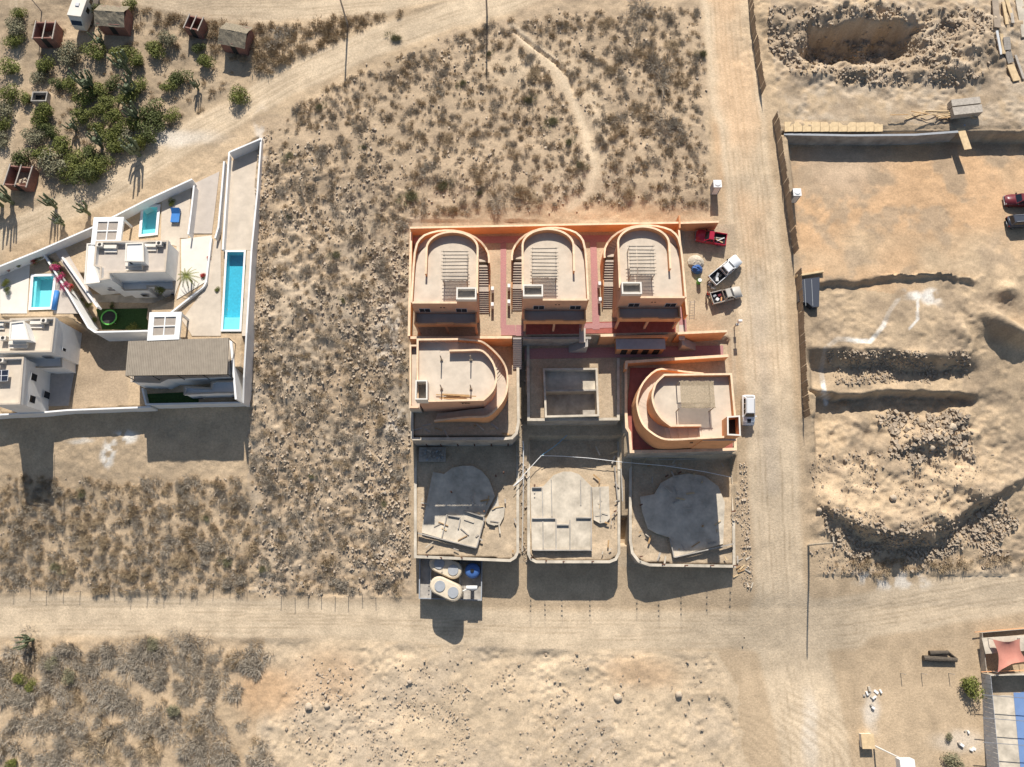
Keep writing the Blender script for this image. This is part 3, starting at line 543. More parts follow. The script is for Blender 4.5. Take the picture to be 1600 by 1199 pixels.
def stair_run(label, x0, x1, y0, y1, z0, z1, n, m='stair_grey', axis='y'):
    s = MB()
    for k in range(n):
        a, b = k/n, (k+1)/n; z = z1+(z0-z1)*b+(z1-z0)/n
        if axis == 'y': s.box(x0, x1, y1+(y0-y1)*b, y1+(y0-y1)*a, min(z0, z1)-.3, z)
        else: s.box(x1+(x0-x1)*b, x1+(x0-x1)*a, y0, y1, min(z0, z1)-.3, z)
    return one('concrete_stair', s, M[m], label, 'stair')
stair_run('concrete stair next to the orange retaining wall', .15, 1.45, 29.6, 33.6, Z2, Z1, 16)
stair_run('small concrete stair hugging the raw concrete wall', 8.6, 11.2, 32.2, 33.3, Z2, Z1, 14, axis='x')
stair_run('small concrete stair at the end of the booths', 25.2, 28, 32.5, 33.7, Z1, Z2, 14, axis='x')
slab('stair_landing', [(905,513),(915,513),(915,535),(905,535)], Z1+.08, M['deck'], .2); slab('stair_landing', [(1061,508),(1070,508),(1070,531),(1061,531)], Z1+.08, M['deck'], .2)
for poly in ([(646,371),(1060,366),(1060,377),(646,381)], [(782,380),(791,380),(791,512),(782,512)], [(783,508),(805,508),(806,524),(783,524)], [(922,378),(932,378),(937,515),(926,515)], [(905,506),(962,504),(962,512),(905,514)], [(1060,480),(1071,480),(1073,520),(1062,521)], [(806,508),(818,508),(818,525),(806,525)]):
    PVZ = globals().get('PVZ', 0)+.006; slab('paved_path', poly, Z1+.012+PVZ, M['pink_paver'], .1)
slab('paved_path', [(820,545),(1130,540),(1130,556),(820,561)], Z2+.02, M['pink_paver'], .1)
slab('paved_yard', [(822,506),(1056,500),(1056,519),(822,523)], Z1+.005, M['red_floor'], .1); slab('paved_yard', [(985,575),(1045,575),(1000,600),(1000,660),(1035,695),(1145,690),(1145,700),(986,703),(980,640)], Z2+.02, M['red_floor'], .1)
# booths
bt = thing('booth_row', 'low row of four dark doored booths with a blue grey roof', 'booths', (19.1, 32.5, Z2))
MB().box(15.6, 22.6, 32.0, 33.5, Z2-.05, Z2+2.5).build('wall', M['orange'], bt); MB().box(15.4, 22.7, 31.95, 33.52, Z2+2.503, Z2+2.65).build('roof', M['tank_grey'], bt)
for i in range(4): MB().box(16.3+i*1.6, 17.2+i*1.6, 31.92, 31.997, Z2, Z2+2.1).build('door', M['dark'], bt)
# retaining walls of the two lower rows
def outline_wall(label, poly, z0, z1, t=.35, m='concrete', cm='concrete_pale', zpx=None): return wall_thing([p+() for p in Pl(poly, z1 if zpx is None else zpx)], t, z0, z1, m, label, cm, name='retaining_wall')
outline_wall('grey retaining wall below the house with bare posts', [(809,560),(810,660),(807,677),(800,684.5),(790,685.5),(644,686)], Z3-1.5, Z2+.25)
outline_wall('side wall of the plot with bare roof posts, facing the stony slope', [(643,537),(644,686)], Z3-1, Z2+.3)
outline_wall('grey retaining wall under the open concrete tank', [(825,540),(826,656),(966,655),(966,560)], Z3-2, Z2+.1)
outline_wall('orange edged retaining wall round the red floored terrace', [(978,577),(978,640),(979,668),(984,676),(986,706),(1060,705),(1149,702),(1149,680)], Z3-2, Z2+.3, m='concrete', cm='coping')
outline_wall('ochre wall behind the house by the white car', [(978,577),(979,566),(1060,561),(1138,556)], Z2-.1, Z2+1.8, m='orange', cm='coping')
outline_wall('retaining wall with one rounded corner above the tank enclosure', [(649,692),(649,870),(797,876),(805,871),(809,862),(809,695)], -1, Z3+.2)
outline_wall('retaining wall with two rounded corners between the platform alleys', [(826,690),(826,866),(830,874),(838,878),(952,878),(962,874),(967,864),(967,690)], -1, Z3+.2)
outline_wall('retaining wall with one broad rounded corner next to the road', [(985,712),(985,845),(988,864),(998,877),(1015,883),(1147,885),(1145,712)], -1, Z3+.2)
# open concrete tank
tk = thing('concrete_tank', 'open topped concrete tank divided in two basins', 'tank', P(892, 614, Z2-1.7)); q = Pl([(850,577),(932,576.5),(935,649),(853,651)], Z2+.8)
rim = MB().wall(q, .3, Z2-1.7, Z2+.8, True).build('rim', M['concrete_pale'], tk); MB().prism(q, Z2-1.75, Z2-1.6).build('floor', M['concrete'], tk)
d0, d1 = [tuple((Vector(q[a])*.55+Vector(q[b])*.45)) for a, b in ((0,3),(1,2))]; MB().wall([d0, d1], .2, Z2-1.6, Z2+.5).build('divider', M['concrete'], tk)
tag(MB().prism(Pl([(852,579),(930,578),(931,611),(853,612)], Z2-.3), Z2-1.59, Z2-.4).build('upper_basin_floor', M['concrete_pale'], tk))
# foundation slabs and their footings
def found(label, polys, z, th, walls=(), m='concrete_pale'):
    c = P(*polys[0][0], z); o = thing('foundation_slab', label, 'foundation', c)
    for p in polys: MB().prism(Pl(p, z+th), z-.05, z+th).build('slab', M[m], o)
    for a, b, h in walls: MB().wall(Pl([a, b], z+th), .16, z+th, z+th+h).build('footing', M['concrete'], o)
    return o
org, s_ = (640, 690), 6.31
q = lambda L_: [(org[0]+x/s_, org[1]+y/s_) for x, y in L_]
found('tilted foundation slab with a bumpy round end behind the tank enclosure', [q([(125,830),(180,540),(230,300),(340,320),(420,260),(520,240),(620,240),(710,290),(780,370),(820,470),(840,540),(740,735),(660,1050),(240,935),(120,900)]), q([(750,780),(870,530),(880,630),(940,650),(930,740),(890,820),(820,830),(770,810)])], Z3, .35,
      [tuple(q([(380,730),(500,750)])[i] for i in (0,1))+(.3,), tuple(q([(535,685),(725,745)]))+(.4,), tuple(q([(370,720),(320,940)]))+(.25,), tuple(q([(500,760),(480,860)]))+(.25,), tuple(q([(85,905),(655,1050)]))+(.45,), tuple(q([(740,760),(660,1050)]))+(.3,)])
org, s_ = (800, 600), 4
found('foundation slab with a round end and narrow side wing, in full sun', [q([(115,650),(195,640),(260,570),(320,548),(370,548),(420,565),(495,640),(500,1040),(125,1038)]), q([(500,645),(605,640),(612,840),(590,866),(550,872),(510,850)])], Z3, .4,
      [tuple(q([(125,650),(185,650)]))+(.4,), tuple(q([(125,842),(270,842)]))+(.35,), tuple(q([(400,838),(495,838)]))+(.35,), tuple(q([(280,882),(355,882)]))+(.35,), tuple(q([(275,845),(275,1035)]))+(.25,), tuple(q([(362,850),(362,1035)]))+(.25,), tuple(q([(495,645),(495,1030)]))+(.2,), tuple(q([(130,1040),(500,1040)]))+(.4,), tuple(q([(245,600),(250,830)]))+(.12,), tuple(q([(428,600),(430,760)]))+(.12,), tuple(q([(190,650),(195,1030)]))+(.1,), tuple(q([(550,650),(552,860)]))+(.12,), tuple(q([(640,520),(660,735)]))+(.3,), tuple(q([(680,530),(690,735)]))+(.3,)])
found('foundation slab with a big round end partly in the shade by the road', [q([(800,705),(890,690),(930,620),(1010,575),(1100,560),(1200,575),(1290,640),(1330,740),(1320,1000),(1010,1085),(985,960),(905,935),(850,905),(815,800)])], Z3, .4,
      [tuple(q([(1010,1085),(1380,1000)]))+(.5,), tuple(q([(985,965),(1010,1085)]))+(.4,)])
# enclosure with septic tanks
en = thing('tank_enclosure', 'low concrete enclosure with cream septic tanks beside the lower road', 'enclosure', P(700, 905, 0)); zt = 3.0
q4 = Pl([(656,870),(753,873),(752,938),(655,935)], zt); MB().prism(q4, -1, zt-.6).build('base', M['concrete'], en); MB().wall(q4, .15, zt-.6, zt, True).build('rim', M['tank_grey'], en)
for a, b in (((673,868),(673,936)), ((719,870),(718,937))): MB().wall(Pl([a, b], zt), .12, zt-.6, zt-.05).build('partition', M['tank_grey'], en)
def capsule(label, pts, z0, z1, r, m, lids):
    a, b = [P(*p, z1) for p in pts]; d = (b-a).xy; an = math.atan2(d.y, d.x)
    ring = [(a.x+r*math.cos(an+math.pi/2+math.pi*i/10), a.y+r*math.sin(an+math.pi/2+math.pi*i/10)) for i in range(11)]+[(b.x+r*math.cos(an-math.pi/2+math.pi*i/10), b.y+r*math.sin(an-math.pi/2+math.pi*i/10)) for i in range(11)]
    o = thing('septic_tank', label, 'tank', ((a.x+b.x)/2, (a.y+b.y)/2, z0)); cx, cy = (a.x+b.x)/2, (a.y+b.y)/2
    bm = MB(); bm.prism(ring, z0, z1-.35); n = len(ring); k = len(bm.v)
    for f, z in ((1, z1-.35), (.96, z1-.12), (.86, z1)):
        bm.v += [(cx+(x-cx)*f, cy+(y-cy)*f, z) for x, y in (ring if sum(ring[i][0]*ring[(i+1)%n][1]-ring[(i+1)%n][0]*ring[i][1] for i in range(n)) > 0 else ring[::-1])]
    for j in range(2): bm.f += [(k+j*n+i, k+j*n+(i+1)%n, k+(j+1)*n+(i+1)%n, k+(j+1)*n+i) for i in range(n)]
    bm.f.append(tuple(range(k+2*n, k+3*n))); bm.build('tank_body', m, o)
    for t_ in lids: c = a.lerp(b, t_); MB().tube((c.x, c.y, z1-.05), (c.x, c.y, z1+.14), r*.62, r*.6, 14).build('lid', M['tank_grey'], o)
    return o
capsule('cream septic tank in the sun at the corner of the enclosure', ((685,915),(708,926)), 2.4, 5.6, 1.3, M['tank_beige'], (.1, 1.0)); capsule('cream septic tank in the shade of the platform wall', ((684,880),(708,891)), 2.4, 4.4, 1.3, M['tank_beige'], (.1, 1.0))
c = P(738, 892, 4); bt_ = thing('water_tank', 'blue round water tank in the enclosure', 'tank', (c.x, c.y, 2.4)); MB().tube((c.x,c.y,2.4), (c.x,c.y,3.9), 1.15, 1.1, 18).dome((c.x,c.y,3.9), 1.1, 1.1, .45, 18, 4).build('tank_body', M['tank_blue'], bt_, True); MB().tube((c.x,c.y,4.25), (c.x,c.y,4.45), .3, .28, 10).build('lid', M['rubber'], bt_)
c = P(737, 921, 4.6); pt = thing('white_pipe_tee', 'white tee shaped plastic fitting beside the sunlit septic tank', 'pipe', (c.x, c.y, 2.4)); MB().tube((c.x-.8,c.y+.2,4.4), (c.x+.8,c.y+.2,4.4), .32, n=10).build('cross_pipe', M['white'], pt, True); MB().tube((c.x,c.y,2.5), (c.x,c.y+.1,4.3), .28, n=10).build('stem', M['white'], pt, True); MB().tube((c.x-2.2,c.y-.6,3.9), (c.x-.4,c.y+.1,4.3), .1, n=6).build('hose', M['white'], pt)
# reinforcement bars standing on the platforms
RB = [(662,790),(668,868),(690,872),(706,770),(722,872),(742,873),(757,800),(775,745),(787,740),(800,872),(830,872),(842,877),(853,877),(866,878),(880,878),(898,878),(925,878),(945,878),(835,760),(960,800),(1000,870),(1018,880),(1035,882),(1052,884),(1070,884),(1090,884),(1110,884),(1130,884),(1146,884),(1040,745),(1060,740),(1000,790),(1143,800),(668,697),(690,697),(716,697),(742,697),(768,697),(794,697)]
for i, (x, y) in enumerate(RB):
    if y > 868 and i % 2: continue
    p = P(x, y, Z3+.2); hh = random.choice([2.4, 2.8, 3.2, 3.6]) if y > 800 else 1.4; m_ = MB()
    for dx, dy in ((-.08,-.08),(.08,-.08),(.08,.08),(-.08,.08)): m_.tube((p.x+dx,p.y+dy,Z3), (p.x+dx+random.uniform(-.1,.1),p.y+dy,Z3+hh), .009, n=4)
    for k in range(4): m_.box(p.x-.095, p.x+.095, p.y-.095, p.y+.095, Z3+.4+k*.5, Z3+.415+k*.5)
    one('rebar_cage', m_, M['rust'], 'rusty rebar cage standing on a raw concrete platform', 'rebar', 'rebar cages on the lower platforms')
def pipe(label, pts, r, m, zoff=.1, z=None, name='hose', cat='pipe'):
    mb = MB(); w_ = [P(x, y, z) if z is not None else G(x, y, zoff) for x, y in pts]
    for a, b in zip(w_[:-1], w_[1:]): mb.tube(a, b, r, n=5)
    return one(name, mb, M[m], label, cat)
pipe('long pale hose strung across the shaded platforms', [(802,760),(846,712),(880,713),(920,716),(970,722),(1040,728),(1100,737),(1143,746)], .05, 'white', z=Z3+1.2); pipe('thin blue hose dropping from the tank plot', [(846,712),(870,695),(886,680)], .05, 'blue_pipe', z=Z3+1.6)
pipe('white drain pipe along the alley below the small stair', [(803,760),(817,748),(818,700),(817,690)], .08, 'white', zoff=.4); pipe('pale drain pipe running down between two platforms', [(818,742),(817,800),(816,862)], .1, 'cream', zoff=.3)
pipe('two pale planks lying in the shade below the red terrace', [(1029,718),(1087,717)], .09, 'timber_grey', z=Z3+.3, name='plank', cat='plank')
pk = thing('material_pallet', 'pile of block moulds and scrap in the shaded corner of the platform', 'scrap pile', P(675, 712, Z3)); a = P(655, 722, Z3); b_ = P(697, 700, Z3)
MB().box(a.x, b_.x, a.y, b_.y, Z3, Z3+.5).build('pallet', M['timber_grey'], pk)
for i in range(34): x, y = random.uniform(a.x+.2, b_.x-.4), random.uniform(a.y+.2, b_.y-.4); MB().obox((x, y), random.uniform(.2,.6), random.uniform(.15,.3), Z3+.501, Z3+random.uniform(.6,.9), random.uniform(0,3)).build('block', M[random.choice(['concrete','timber_grey','tank_grey'])], pk)

# ---------------------------------------------------------------- white villas
def zp_(org, sc, pts): return [(org[0]+x/sc, org[1]+y/sc) for x, y in pts]
def block(parent, name, poly, zt, zb, m, rim=0, rimw=.22, rimm='white', deckm=None):
    q = Pl(poly, zt+rim); o = MB().prism(q, zb, zt).build(name, M[m], parent)
    if rim:
        r = MB().wall(q, rimw, zt, zt+rim, True).build('parapet', M[rimm], o)
        MB().wall([(p[0], p[1], zt+rim+.04, zt+rim+.003) for p in q], rimw+.05, 0, 0, True).build('coping', M['tancoping'], o) if rimm == 'white' else None
    if deckm: c = Vector((sum(p[0] for p in q)/len(q), sum(p[1] for p in q)/len(q))); MB().prism([tuple(c+(Vector(p)-c)*.985) for p in q], zt+.002, zt+.02).build('roof_deck', M[deckm], o)
    return o
def bench(parent, px, py, wpx, z):
    p = P(px, py, z); w_ = wpx*.093; MB().box(p.x-w_/2, p.x+w_/2, p.y-.5, p.y, z, z+.25).box(p.x-w_/2, p.x+w_/2, p.y+.003, p.y+.55, z, z+.55).build('bench', M['cream'], parent)
def ac_unit(parent, px, py, z):
    p = P(px, py, z); o = MB().box(p.x-.45, p.x+.45, p.y-.3, p.y+.3, z+.1, z+.85).build('air_conditioner', M['cream'], parent); MB().tube((p.x,p.y,z+.85), (p.x,p.y,z+.88), .25, n=10).build('fan', M['dark'], o)
def solar(parent, poly, z):
    q = [P(x, y, z) for x, y in poly]; o = MB().prism([tuple(p[:2]) for p in q], z-.05, z).build('solar_panel', M['window_frame'], parent)
    for i in range(2):
        for j in range(2):
            f = lambda a, b: tuple((q[0].lerp(q[1], a)).lerp(q[3].lerp(q[2], a), b)[:2]); a0, b0 = i*.5+.03, j*.5+.03; MB().prism([f(a0,b0), f(a0+.44,b0), f(a0+.44,b0+.44), f(a0,b0+.44)], z+.001, z+.015).build('cell', M['solar'], o)
o1 = ((120,320), 6.66)
v1 = thing('white_villa', 'white villa with a walled roof terrace between the small pool and the lawn', 'villa', P(210, 450, 9.4))
block(v1, 'upper_storey', zp_(*o1, [(205,388),(945,380),(915,692),(330,705),(335,765),(245,780),(250,650),(185,630)]), 15.5, 9.3, 'white', .7, deckm='deck')
block(v1, 'stair_tower', zp_(*o1, [(515,405),(685,400),(690,585),(505,582)]), 17.1, 15.5, 'white', .15, rimm='cream')
block(v1, 'west_wing', zp_(*o1, [(110,410),(200,400),(185,635),(245,785),(290,800),(80,822)]), 13.9, 9.3, 'white', .12, rimm='cream')
block(v1, 'lower_storey', zp_(*o1, [(335,745),(500,890),(735,885),(735,850),(820,850),(820,885),(1010,885),(1005,780),(930,700),(330,720)]), 12.0, 9.3, 'white', .6)
bench(v1, *zp_(*o1, [(365,470)])[0], 20, 15.52); bench(v1, *zp_(*o1, [(605,655)])[0], 26, 15.52); bench(v1, *zp_(*o1, [(780,455)])[0], 18, 15.52)
for c in ((270,440),(880,425)): ac_unit(v1, *zp_(*o1, [c])[0], 15.52)
p = P(*zp_(*o1, [(570,545)])[0], 16.5); q = Pl(zp_(*o1, [(505,582),(690,585)]), 17.25); MB().box(p.x-.15, p.x+.15, q[0][1]-.06, q[0][1]-.02, 16.0, 16.7).build('window', M['black_glass'], v1)
q = Pl(zp_(*o1, [(80,822),(290,800)]), 14.02); window_s(v1, q[0][0]+2.2, q[0][0]+4.4, 11.4, 11.9, min(q[0][1],q[1][1])-.0, 3)
q = Pl(zp_(*o1, [(500,890),(735,885)]), 12.6); window_s(v1, q[0][0]+1.6, q[0][0]+2.6, 10.2, 11.2, q[0][1]-.06, 1); q2 = Pl(zp_(*o1, [(820,885),(1010,885)]), 12.6); window_s(v1, q2[0][0]+1.6, q2[0][0]+2.5, 10.2, 11.2, q2[0][1]-.06, 1)
q = Pl(zp_(*o1, [(945,380),(915,692)]), 16.2); window_e(v1, q[1][1]+.3, q[1][1]+.8, 13.6, 14.3, q[0][0]-.05)
o2 = ((0,480), 6.66)
v2 = thing('white_villa', 'white villa with a tan roof terrace below the small pool with blue cover roll', 'villa', P(60, 560, 8.9))
block(v2, 'upper_storey', zp_(*o2, [(-90,145),(112,142),(112,128),(310,120),(570,115),(530,460),(-90,470)]), 14.9, 8.8, 'white', .7, deckm='deck_pink')
block(v2, 'stair_tower', zp_(*o2, [(110,165),(245,150),(298,335),(100,335)]), 16.4, 14.9, 'white', .15, rimm='cream'); block(v2, 'lower_storey', zp_(*o2, [(-90,480),(440,490),(640,510),(640,620),(450,628),(-90,600)]), 11.9, 8.8, 'white', .5)
bench(v2, *zp_(*o2, [(400,190)])[0], 20, 14.92); bench(v2, *zp_(*o2, [(205,400)])[0], 28, 14.92); bench(v2, *zp_(*o2, [(20,205)])[0], 12, 14.92); ac_unit(v2, *zp_(*o2, [(490,160)])[0], 14.92); ac_unit(v2, *zp_(*o2, [(70,340)])[0], 14.92)
q = Pl(zp_(*o2, [(530,460)]), 15.6)[0]; window_e(v2, q[1]+.8, q[1]+1.3, 12.6, 13.4, q[0]+.12); window_s(v2, q[0]-2.6, q[0]-1.2, 12.6, 13.6, q[1]-.14, 1)
v3 = thing('white_villa', 'white villa with solar panel and two east windows above the boundary wall', 'villa', P(30, 610, 8.9))
block(v3, 'main_block', zp_(*o2, [(-90,540),(240,528),(202,1003),(-90,1010)]), 14.7, 8.0, 'white', .6, deckm='deck_pink')
q = Pl(zp_(*o2, [(240,528),(202,1003)]), 15.3); xw = lambda y: q[0][0]+(q[1][0]-q[0][0])*(y-q[0][1])/(q[1][1]-q[0][1])+.18
for f, z0, z1 in ((.34,12.4,13.7),(.83,12.4,13.7),(.62,9.2,10.6)):
    y = q[0][1]+(q[1][1]-q[0][1])*f; window_e(v3, y-.55, y+.55, z0, z1, xw(y-.5)+.02)
solar(v3, zp_(*o2, [(-60,660),(92,652),(80,770),(-60,775)]), 15.5); ac_unit(v3, *zp_(*o2, [(45,570)])[0], 14.72)
o4 = ((180,480), 6.66)
v4 = thing('white_villa', 'white villa under a big grey screened pergola at the end of the long pool', 'villa', P(290, 600, 8.9))
block(v4, 'upper_storey', zp_(*o4, [(170,400),(1185,345),(1180,720),(550,742),(460,785),(168,772)]), 12.5, 8.0, 'white', .25, deckm='deck_pink')
block(v4, 'lower_storey', zp_(*o4, [(725,830),(960,845),(1000,848),(1005,790),(1060,775),(1248,772),(1255,890),(1060,890),(965,895),(722,905)]), 11.3, 8.0, 'white', .5); block(v4, 'side_wall', zp_(*o4, [(1190,350),(1215,350),(1265,960),(1245,960)]), 12.9, 8.0, 'white', 0)
q = Pl(zp_(*o4, [(170,775),(460,788)]), 12.75); window_s(v4, q[0][0]+2.6, q[0][0]+4.2, 9.8, 10.2, min(q[0][1], q[1][1])-.12, 3); q = Pl(zp_(*o4, [(722,905),(1060,890)]), 11.8); window_s(v4, q[0][0]+1.2, q[0][0]+2.0, 9.4, 10.2, q[0][1]-.14, 1); window_s(v4, q[1][0]+1.4, q[1][0]+2.2, 9.4, 10.2, q[1][1]-.14, 1)
q = [P(x, y, 15.2) for x, y in zp_(*o4, [(135,355),(1180,320),(1165,700),(105,715)])]
sp = thing('screen_pergola', 'wide grey mesh screen on dark posts above the lower white villa', 'pergola', (q[0].x, q[3].y, 12.5))
for i in range(5):
    for e in (0, 1): p = (q[0].lerp(q[1], i/4)).lerp(q[3].lerp(q[2], i/4), e*.98+.01); MB().tube((p.x, p.y, 12.5), (p.x, p.y, 15.05), .06).build('post', M['dark'], sp)
for i in range(9):
    a, b_ = q[0].lerp(q[1], i/8), q[3].lerp(q[2], i/8); MB().tube((a.x, a.y, 15.12), (b_.x, b_.y, 15.12), .045, n=5).build('beam', M['dark'], sp)
for j in range(6):
    a, b_ = q[0].lerp(q[3], j/5), q[1].lerp(q[2], j/5); MB().tube((a.x, a.y, 15.03), (b_.x, b_.y, 15.03), .045, n=5).build('rail', M['dark'], sp)
scr_ = MB()
for i in range(118):
    a, b_ = q[0].lerp(q[1], (i+.02)/118), q[3].lerp(q[2], (i+.02)/118); a2, b2 = q[0].lerp(q[1], (i+.98)/118), q[3].lerp(q[2], (i+.98)/118); scr_.prism([(a.x,a.y),(a2.x,a2.y),(b2.x,b2.y),(b_.x,b_.y)], 15.17, 15.19+.05*(i % 2))
tag(scr_.build('screen_slats', M['screen_roof'], sp), kind='stuff')
def white_pergola(label, poly, zt, zb):
    q = [P(x, y, zt) for x, y in poly]; t_ = thing('white_pergola', label, 'pergola', (q[3].x, q[3].y, zb)); f = lambda a, b: (q[0].lerp(q[1], a)).lerp(q[3].lerp(q[2], a), b)
    for a in (.04, .96):
        for b_ in (.04, .96): p = f(a, b_); MB().box(p.x-.15, p.x+.15, p.y-.15, p.y+.15, zb-.05, zt-.36).build('post', M['white'], t_)
    MB().wall([tuple(f(a, b_)[:2]) for a, b_ in ((.07,.07),(.93,.07),(.93,.93),(.07,.93))], .75, zt-.35, zt, True).build('frame', M['white'], t_)
    MB().wall([tuple(f(.5,.13)[:2]), tuple(f(.5,.87)[:2])], .16, zt-.3, zt-.01).wall([tuple(f(.13,.5)[:2]), tuple(f(.87,.5)[:2])], .16, zt-.29, zt-.015).build('cross_beam', M['white'], t_)
    for a in (0, 1):
        for b_ in (0, 1):
            m_ = MB()
            for i in range(13): u = .15+a*.37+.33*(i/12); x0, x1 = f(u, .14+b_*.38), f(u, .48+b_*.38); m_.wall([tuple(x0[:2]), tuple(x1[:2])], .11, zt-.22, zt-.16)
            tag(m_.build('slat_panel', M['slat'], t_), kind='stuff')
    return t_
white_pergola('square white pergola beside the small pool with a lounger', zp_(*o1, [(180,135),(485,132),(445,408),(150,412)]), 15.3, 12.5); white_pergola('square white pergola standing at the edge of the dark lawn', zp_(*o4, [(360,60),(688,55),(660,330),(335,345)]), 15.3, 12.5)
# pools
def pool(label, poly, z, deep, rimw=.3, shelf=None):
    q = Pl(poly, z); t_ = thing('swimming_pool', label, 'pool', (q[3][0], q[3][1], z-1.6))
    sh = MB().wall(q, .2, z-1.6, z+.02, True).build('basin_wall', M['pool_tile'], t_); MB().prism(q, z-1.7, z-1.35).build('basin_floor', M[deep], t_)
    MB().wall(q, rimw, z+.021, z+.12, True).build('pool_rim', M['white'], t_); MB().poly([(p[0], p[1], z-.12) for p in q][::-1]).build('water', M['pool_water'], t_)
    if shelf: MB().prism(Pl(shelf, z), z-1.349, z-.35).build('step_shelf', M['pool_tile'], t_)
    return t_
pool('small turquoise pool beside the blue lounger', POOLS[0][0], 12.55, 'pool_tile', .4, [(221,358),(246,356),(245,366),(219,369)]); pool('turquoise pool with a blue cover roll along its side', POOLS[1][0], 12.15, 'pool_tile', .4, [(51,432),(56,432),(52,482),(47,482)]); pool('long deep blue lap pool along the far wall', POOLS[2][0], 12.55, 'pool_deep', .3, [(349,495),(378,495),(376,517),(347,517)])
c0, c1 = P(89, 455, 12.4), P(84, 484, 12.4); one('pool_cover_roll', MB().tube(c0, c1, .35, n=10), M['tarp_blue'], 'rolled blue pool cover lying beside the turquoise pool', 'pool cover', smooth=True)
# paving and walls of the villas
for nm, poly, z, m in (('terrace', [(253,308),(299,287),(294,372),(281,372),(281,440),(272,465),(276,385),(251,378)], 12.53, 'deck_pink'), ('driveway', [(303,287),(343,268),(331,365),(296,365)], 12.55, 'deck'), ('pool_deck', [(353,258),(406,222),(400,310),(392,391),(346,391)], 12.52, 'deck_pink'), ('pool_deck', [(386,391.5),(392,391.5),(384,525),(378,525)], 12.522, 'deck_pink'), ('driveway', [(283,374),(331,368),(322,440),(276,468),(283,440)], 12.54, 'cream'), ('pool_deck', [(335,376),(345,376),(345,525),(300,525),(284,500),(322,448)], 12.525, 'deck_pink'), ('terrace', [(0,418),(47,404),(46,425),(42,490),(0,490)], 12.14, 'cream'), ('terrace', [(88,430),(110,455),(122,490),(84,490)], 12.13, 'deck'),
                       ('carport_floor', [(76,585),(115,583),(107,634),(72,635)], 8.93, 'stair_grey'), ('lawn', [(150,483),(234,482),(236,515),(160,516)], 9.46, 'lawn_green'), ('lawn', [(228,616),(310,612),(310,629),(228,630)], 8.95, 'lawn_green'), ('paved_walk', [(146,460),(270,462),(262,474),(146,472)], 9.45, 'concrete_pale'), ('paved_walk', [(85,392),(100,386),(150,470),(138,474)], 12.56, 'deck')): slab(nm, poly, z, M[m], .15)
def vwall(label, pts, z0, z1, t=.25): return wall_thing([tuple(P(x, y, z1)[:2]) for x, y in pts], t, z0, z1, 'white', label, None)
vwall('white wall along the upper dirt road behind the villas', [(-20,424),(60,392),(145,355),(230,312),(300,280)], 11.3, 14.2); vwall('short white wall at the top of the driveway', [(303,290),(298,335),(294,366)], 12, 14); vwall('white wall between the driveway and the pool deck strip', [(350,252),(346,300),(341,355),(336,372)], 12, 13.6); vwall('white wall end facing the upper road', [(358,238),(407,217)], 12, 14.4); wall_thing([(*P(x, y, z)[:2], z) for x, y, z in [(408,216,14.2),(402,300,13.9),(393,390,13.5),(385,520,13.3),(381,590,12.0),(380,630,10.4)]], .25, 6.5, 0, 'white', 'long white wall facing the stony slope', None)
vwall('thin white wall beside the pool deck strip', [(358,238),(352,330),(348,390)], 12, 13.4); vwall('slanting white wall dividing the two villa gardens', [(63,390),(105,455),(138,512),(148,519),(234,517)], 8.6, 12.9); vwall('white boundary wall above the open scrub', [(-20,649),(60,645),(105,641),(235,636)], 6, 9.7); vwall('white boundary wall below the screened villa', [(222,607),(228,632),(380,629)], 6.5, 9.9); vwall('white planter wall zigzagging up the garden steps', [(97,402),(152,480)], 12, 13.1)
vwall('low white kerb wall beside the driveway planting', [(330,372),(322,440),(318,448)], 12, 13.0); vwall('slanting white wall between lawn and patio', [(318,448),(240,510)], 9.2, 13.0)
sl_ = thing('sun_lounger', 'blue double sun lounger on the terrace by the small pool', 'lounger', P(274, 340, 12.6)); p = P(274, 337, 13); MB().box(p.x-.65, p.x+.65, p.y-1.1, p.y+.35, 12.85, 13.0).build('mattress', M['tarp_blue'], sl_); MB().prism([(p.x-.65,p.y+.36),(p.x+.65,p.y+.36),(p.x+.65,p.y+1.1),(p.x-.65,p.y+1.1)], 12.85, lambda v: 13.0 if v[1] < p.y+.5 else 13.5).build('backrest', M['tarp_blue'], sl_)
for dx in (-.55,.55):
    for dy in (-1,.9): MB().box(p.x+dx-.05, p.x+dx+.05, p.y+dy-.05, p.y+dy+.05, 12.55, 12.85).build('leg', M['dark'], sl_)
tp = P(170, 496, 10.2); tr_ = thing('trampoline', 'round trampoline with a bright green ring on the lawn', 'trampoline', (tp.x, tp.y, 9.46)); ring = ell(tp.x, tp.y, 1.15, 1.15, 0, 2*math.pi, 24)[:-1]; MB().wall(ring, .2, 10.15, 10.22, True).build('green_ring', M['hoop_green'], tr_); MB().prism(ell(tp.x, tp.y, 1.06, 1.06, 0, 2*math.pi, 24)[:-1], 10.1, 10.13).build('jumping_mat', M['dark'], tr_)
for i in range(4): a = .8+i*math.pi/2; MB().tube((tp.x+1.12*math.cos(a), tp.y+1.12*math.sin(a), 9.46), (tp.x+1.12*math.cos(a), tp.y+1.12*math.sin(a), 10.14), .04).build('leg', M['steel'], tr_)

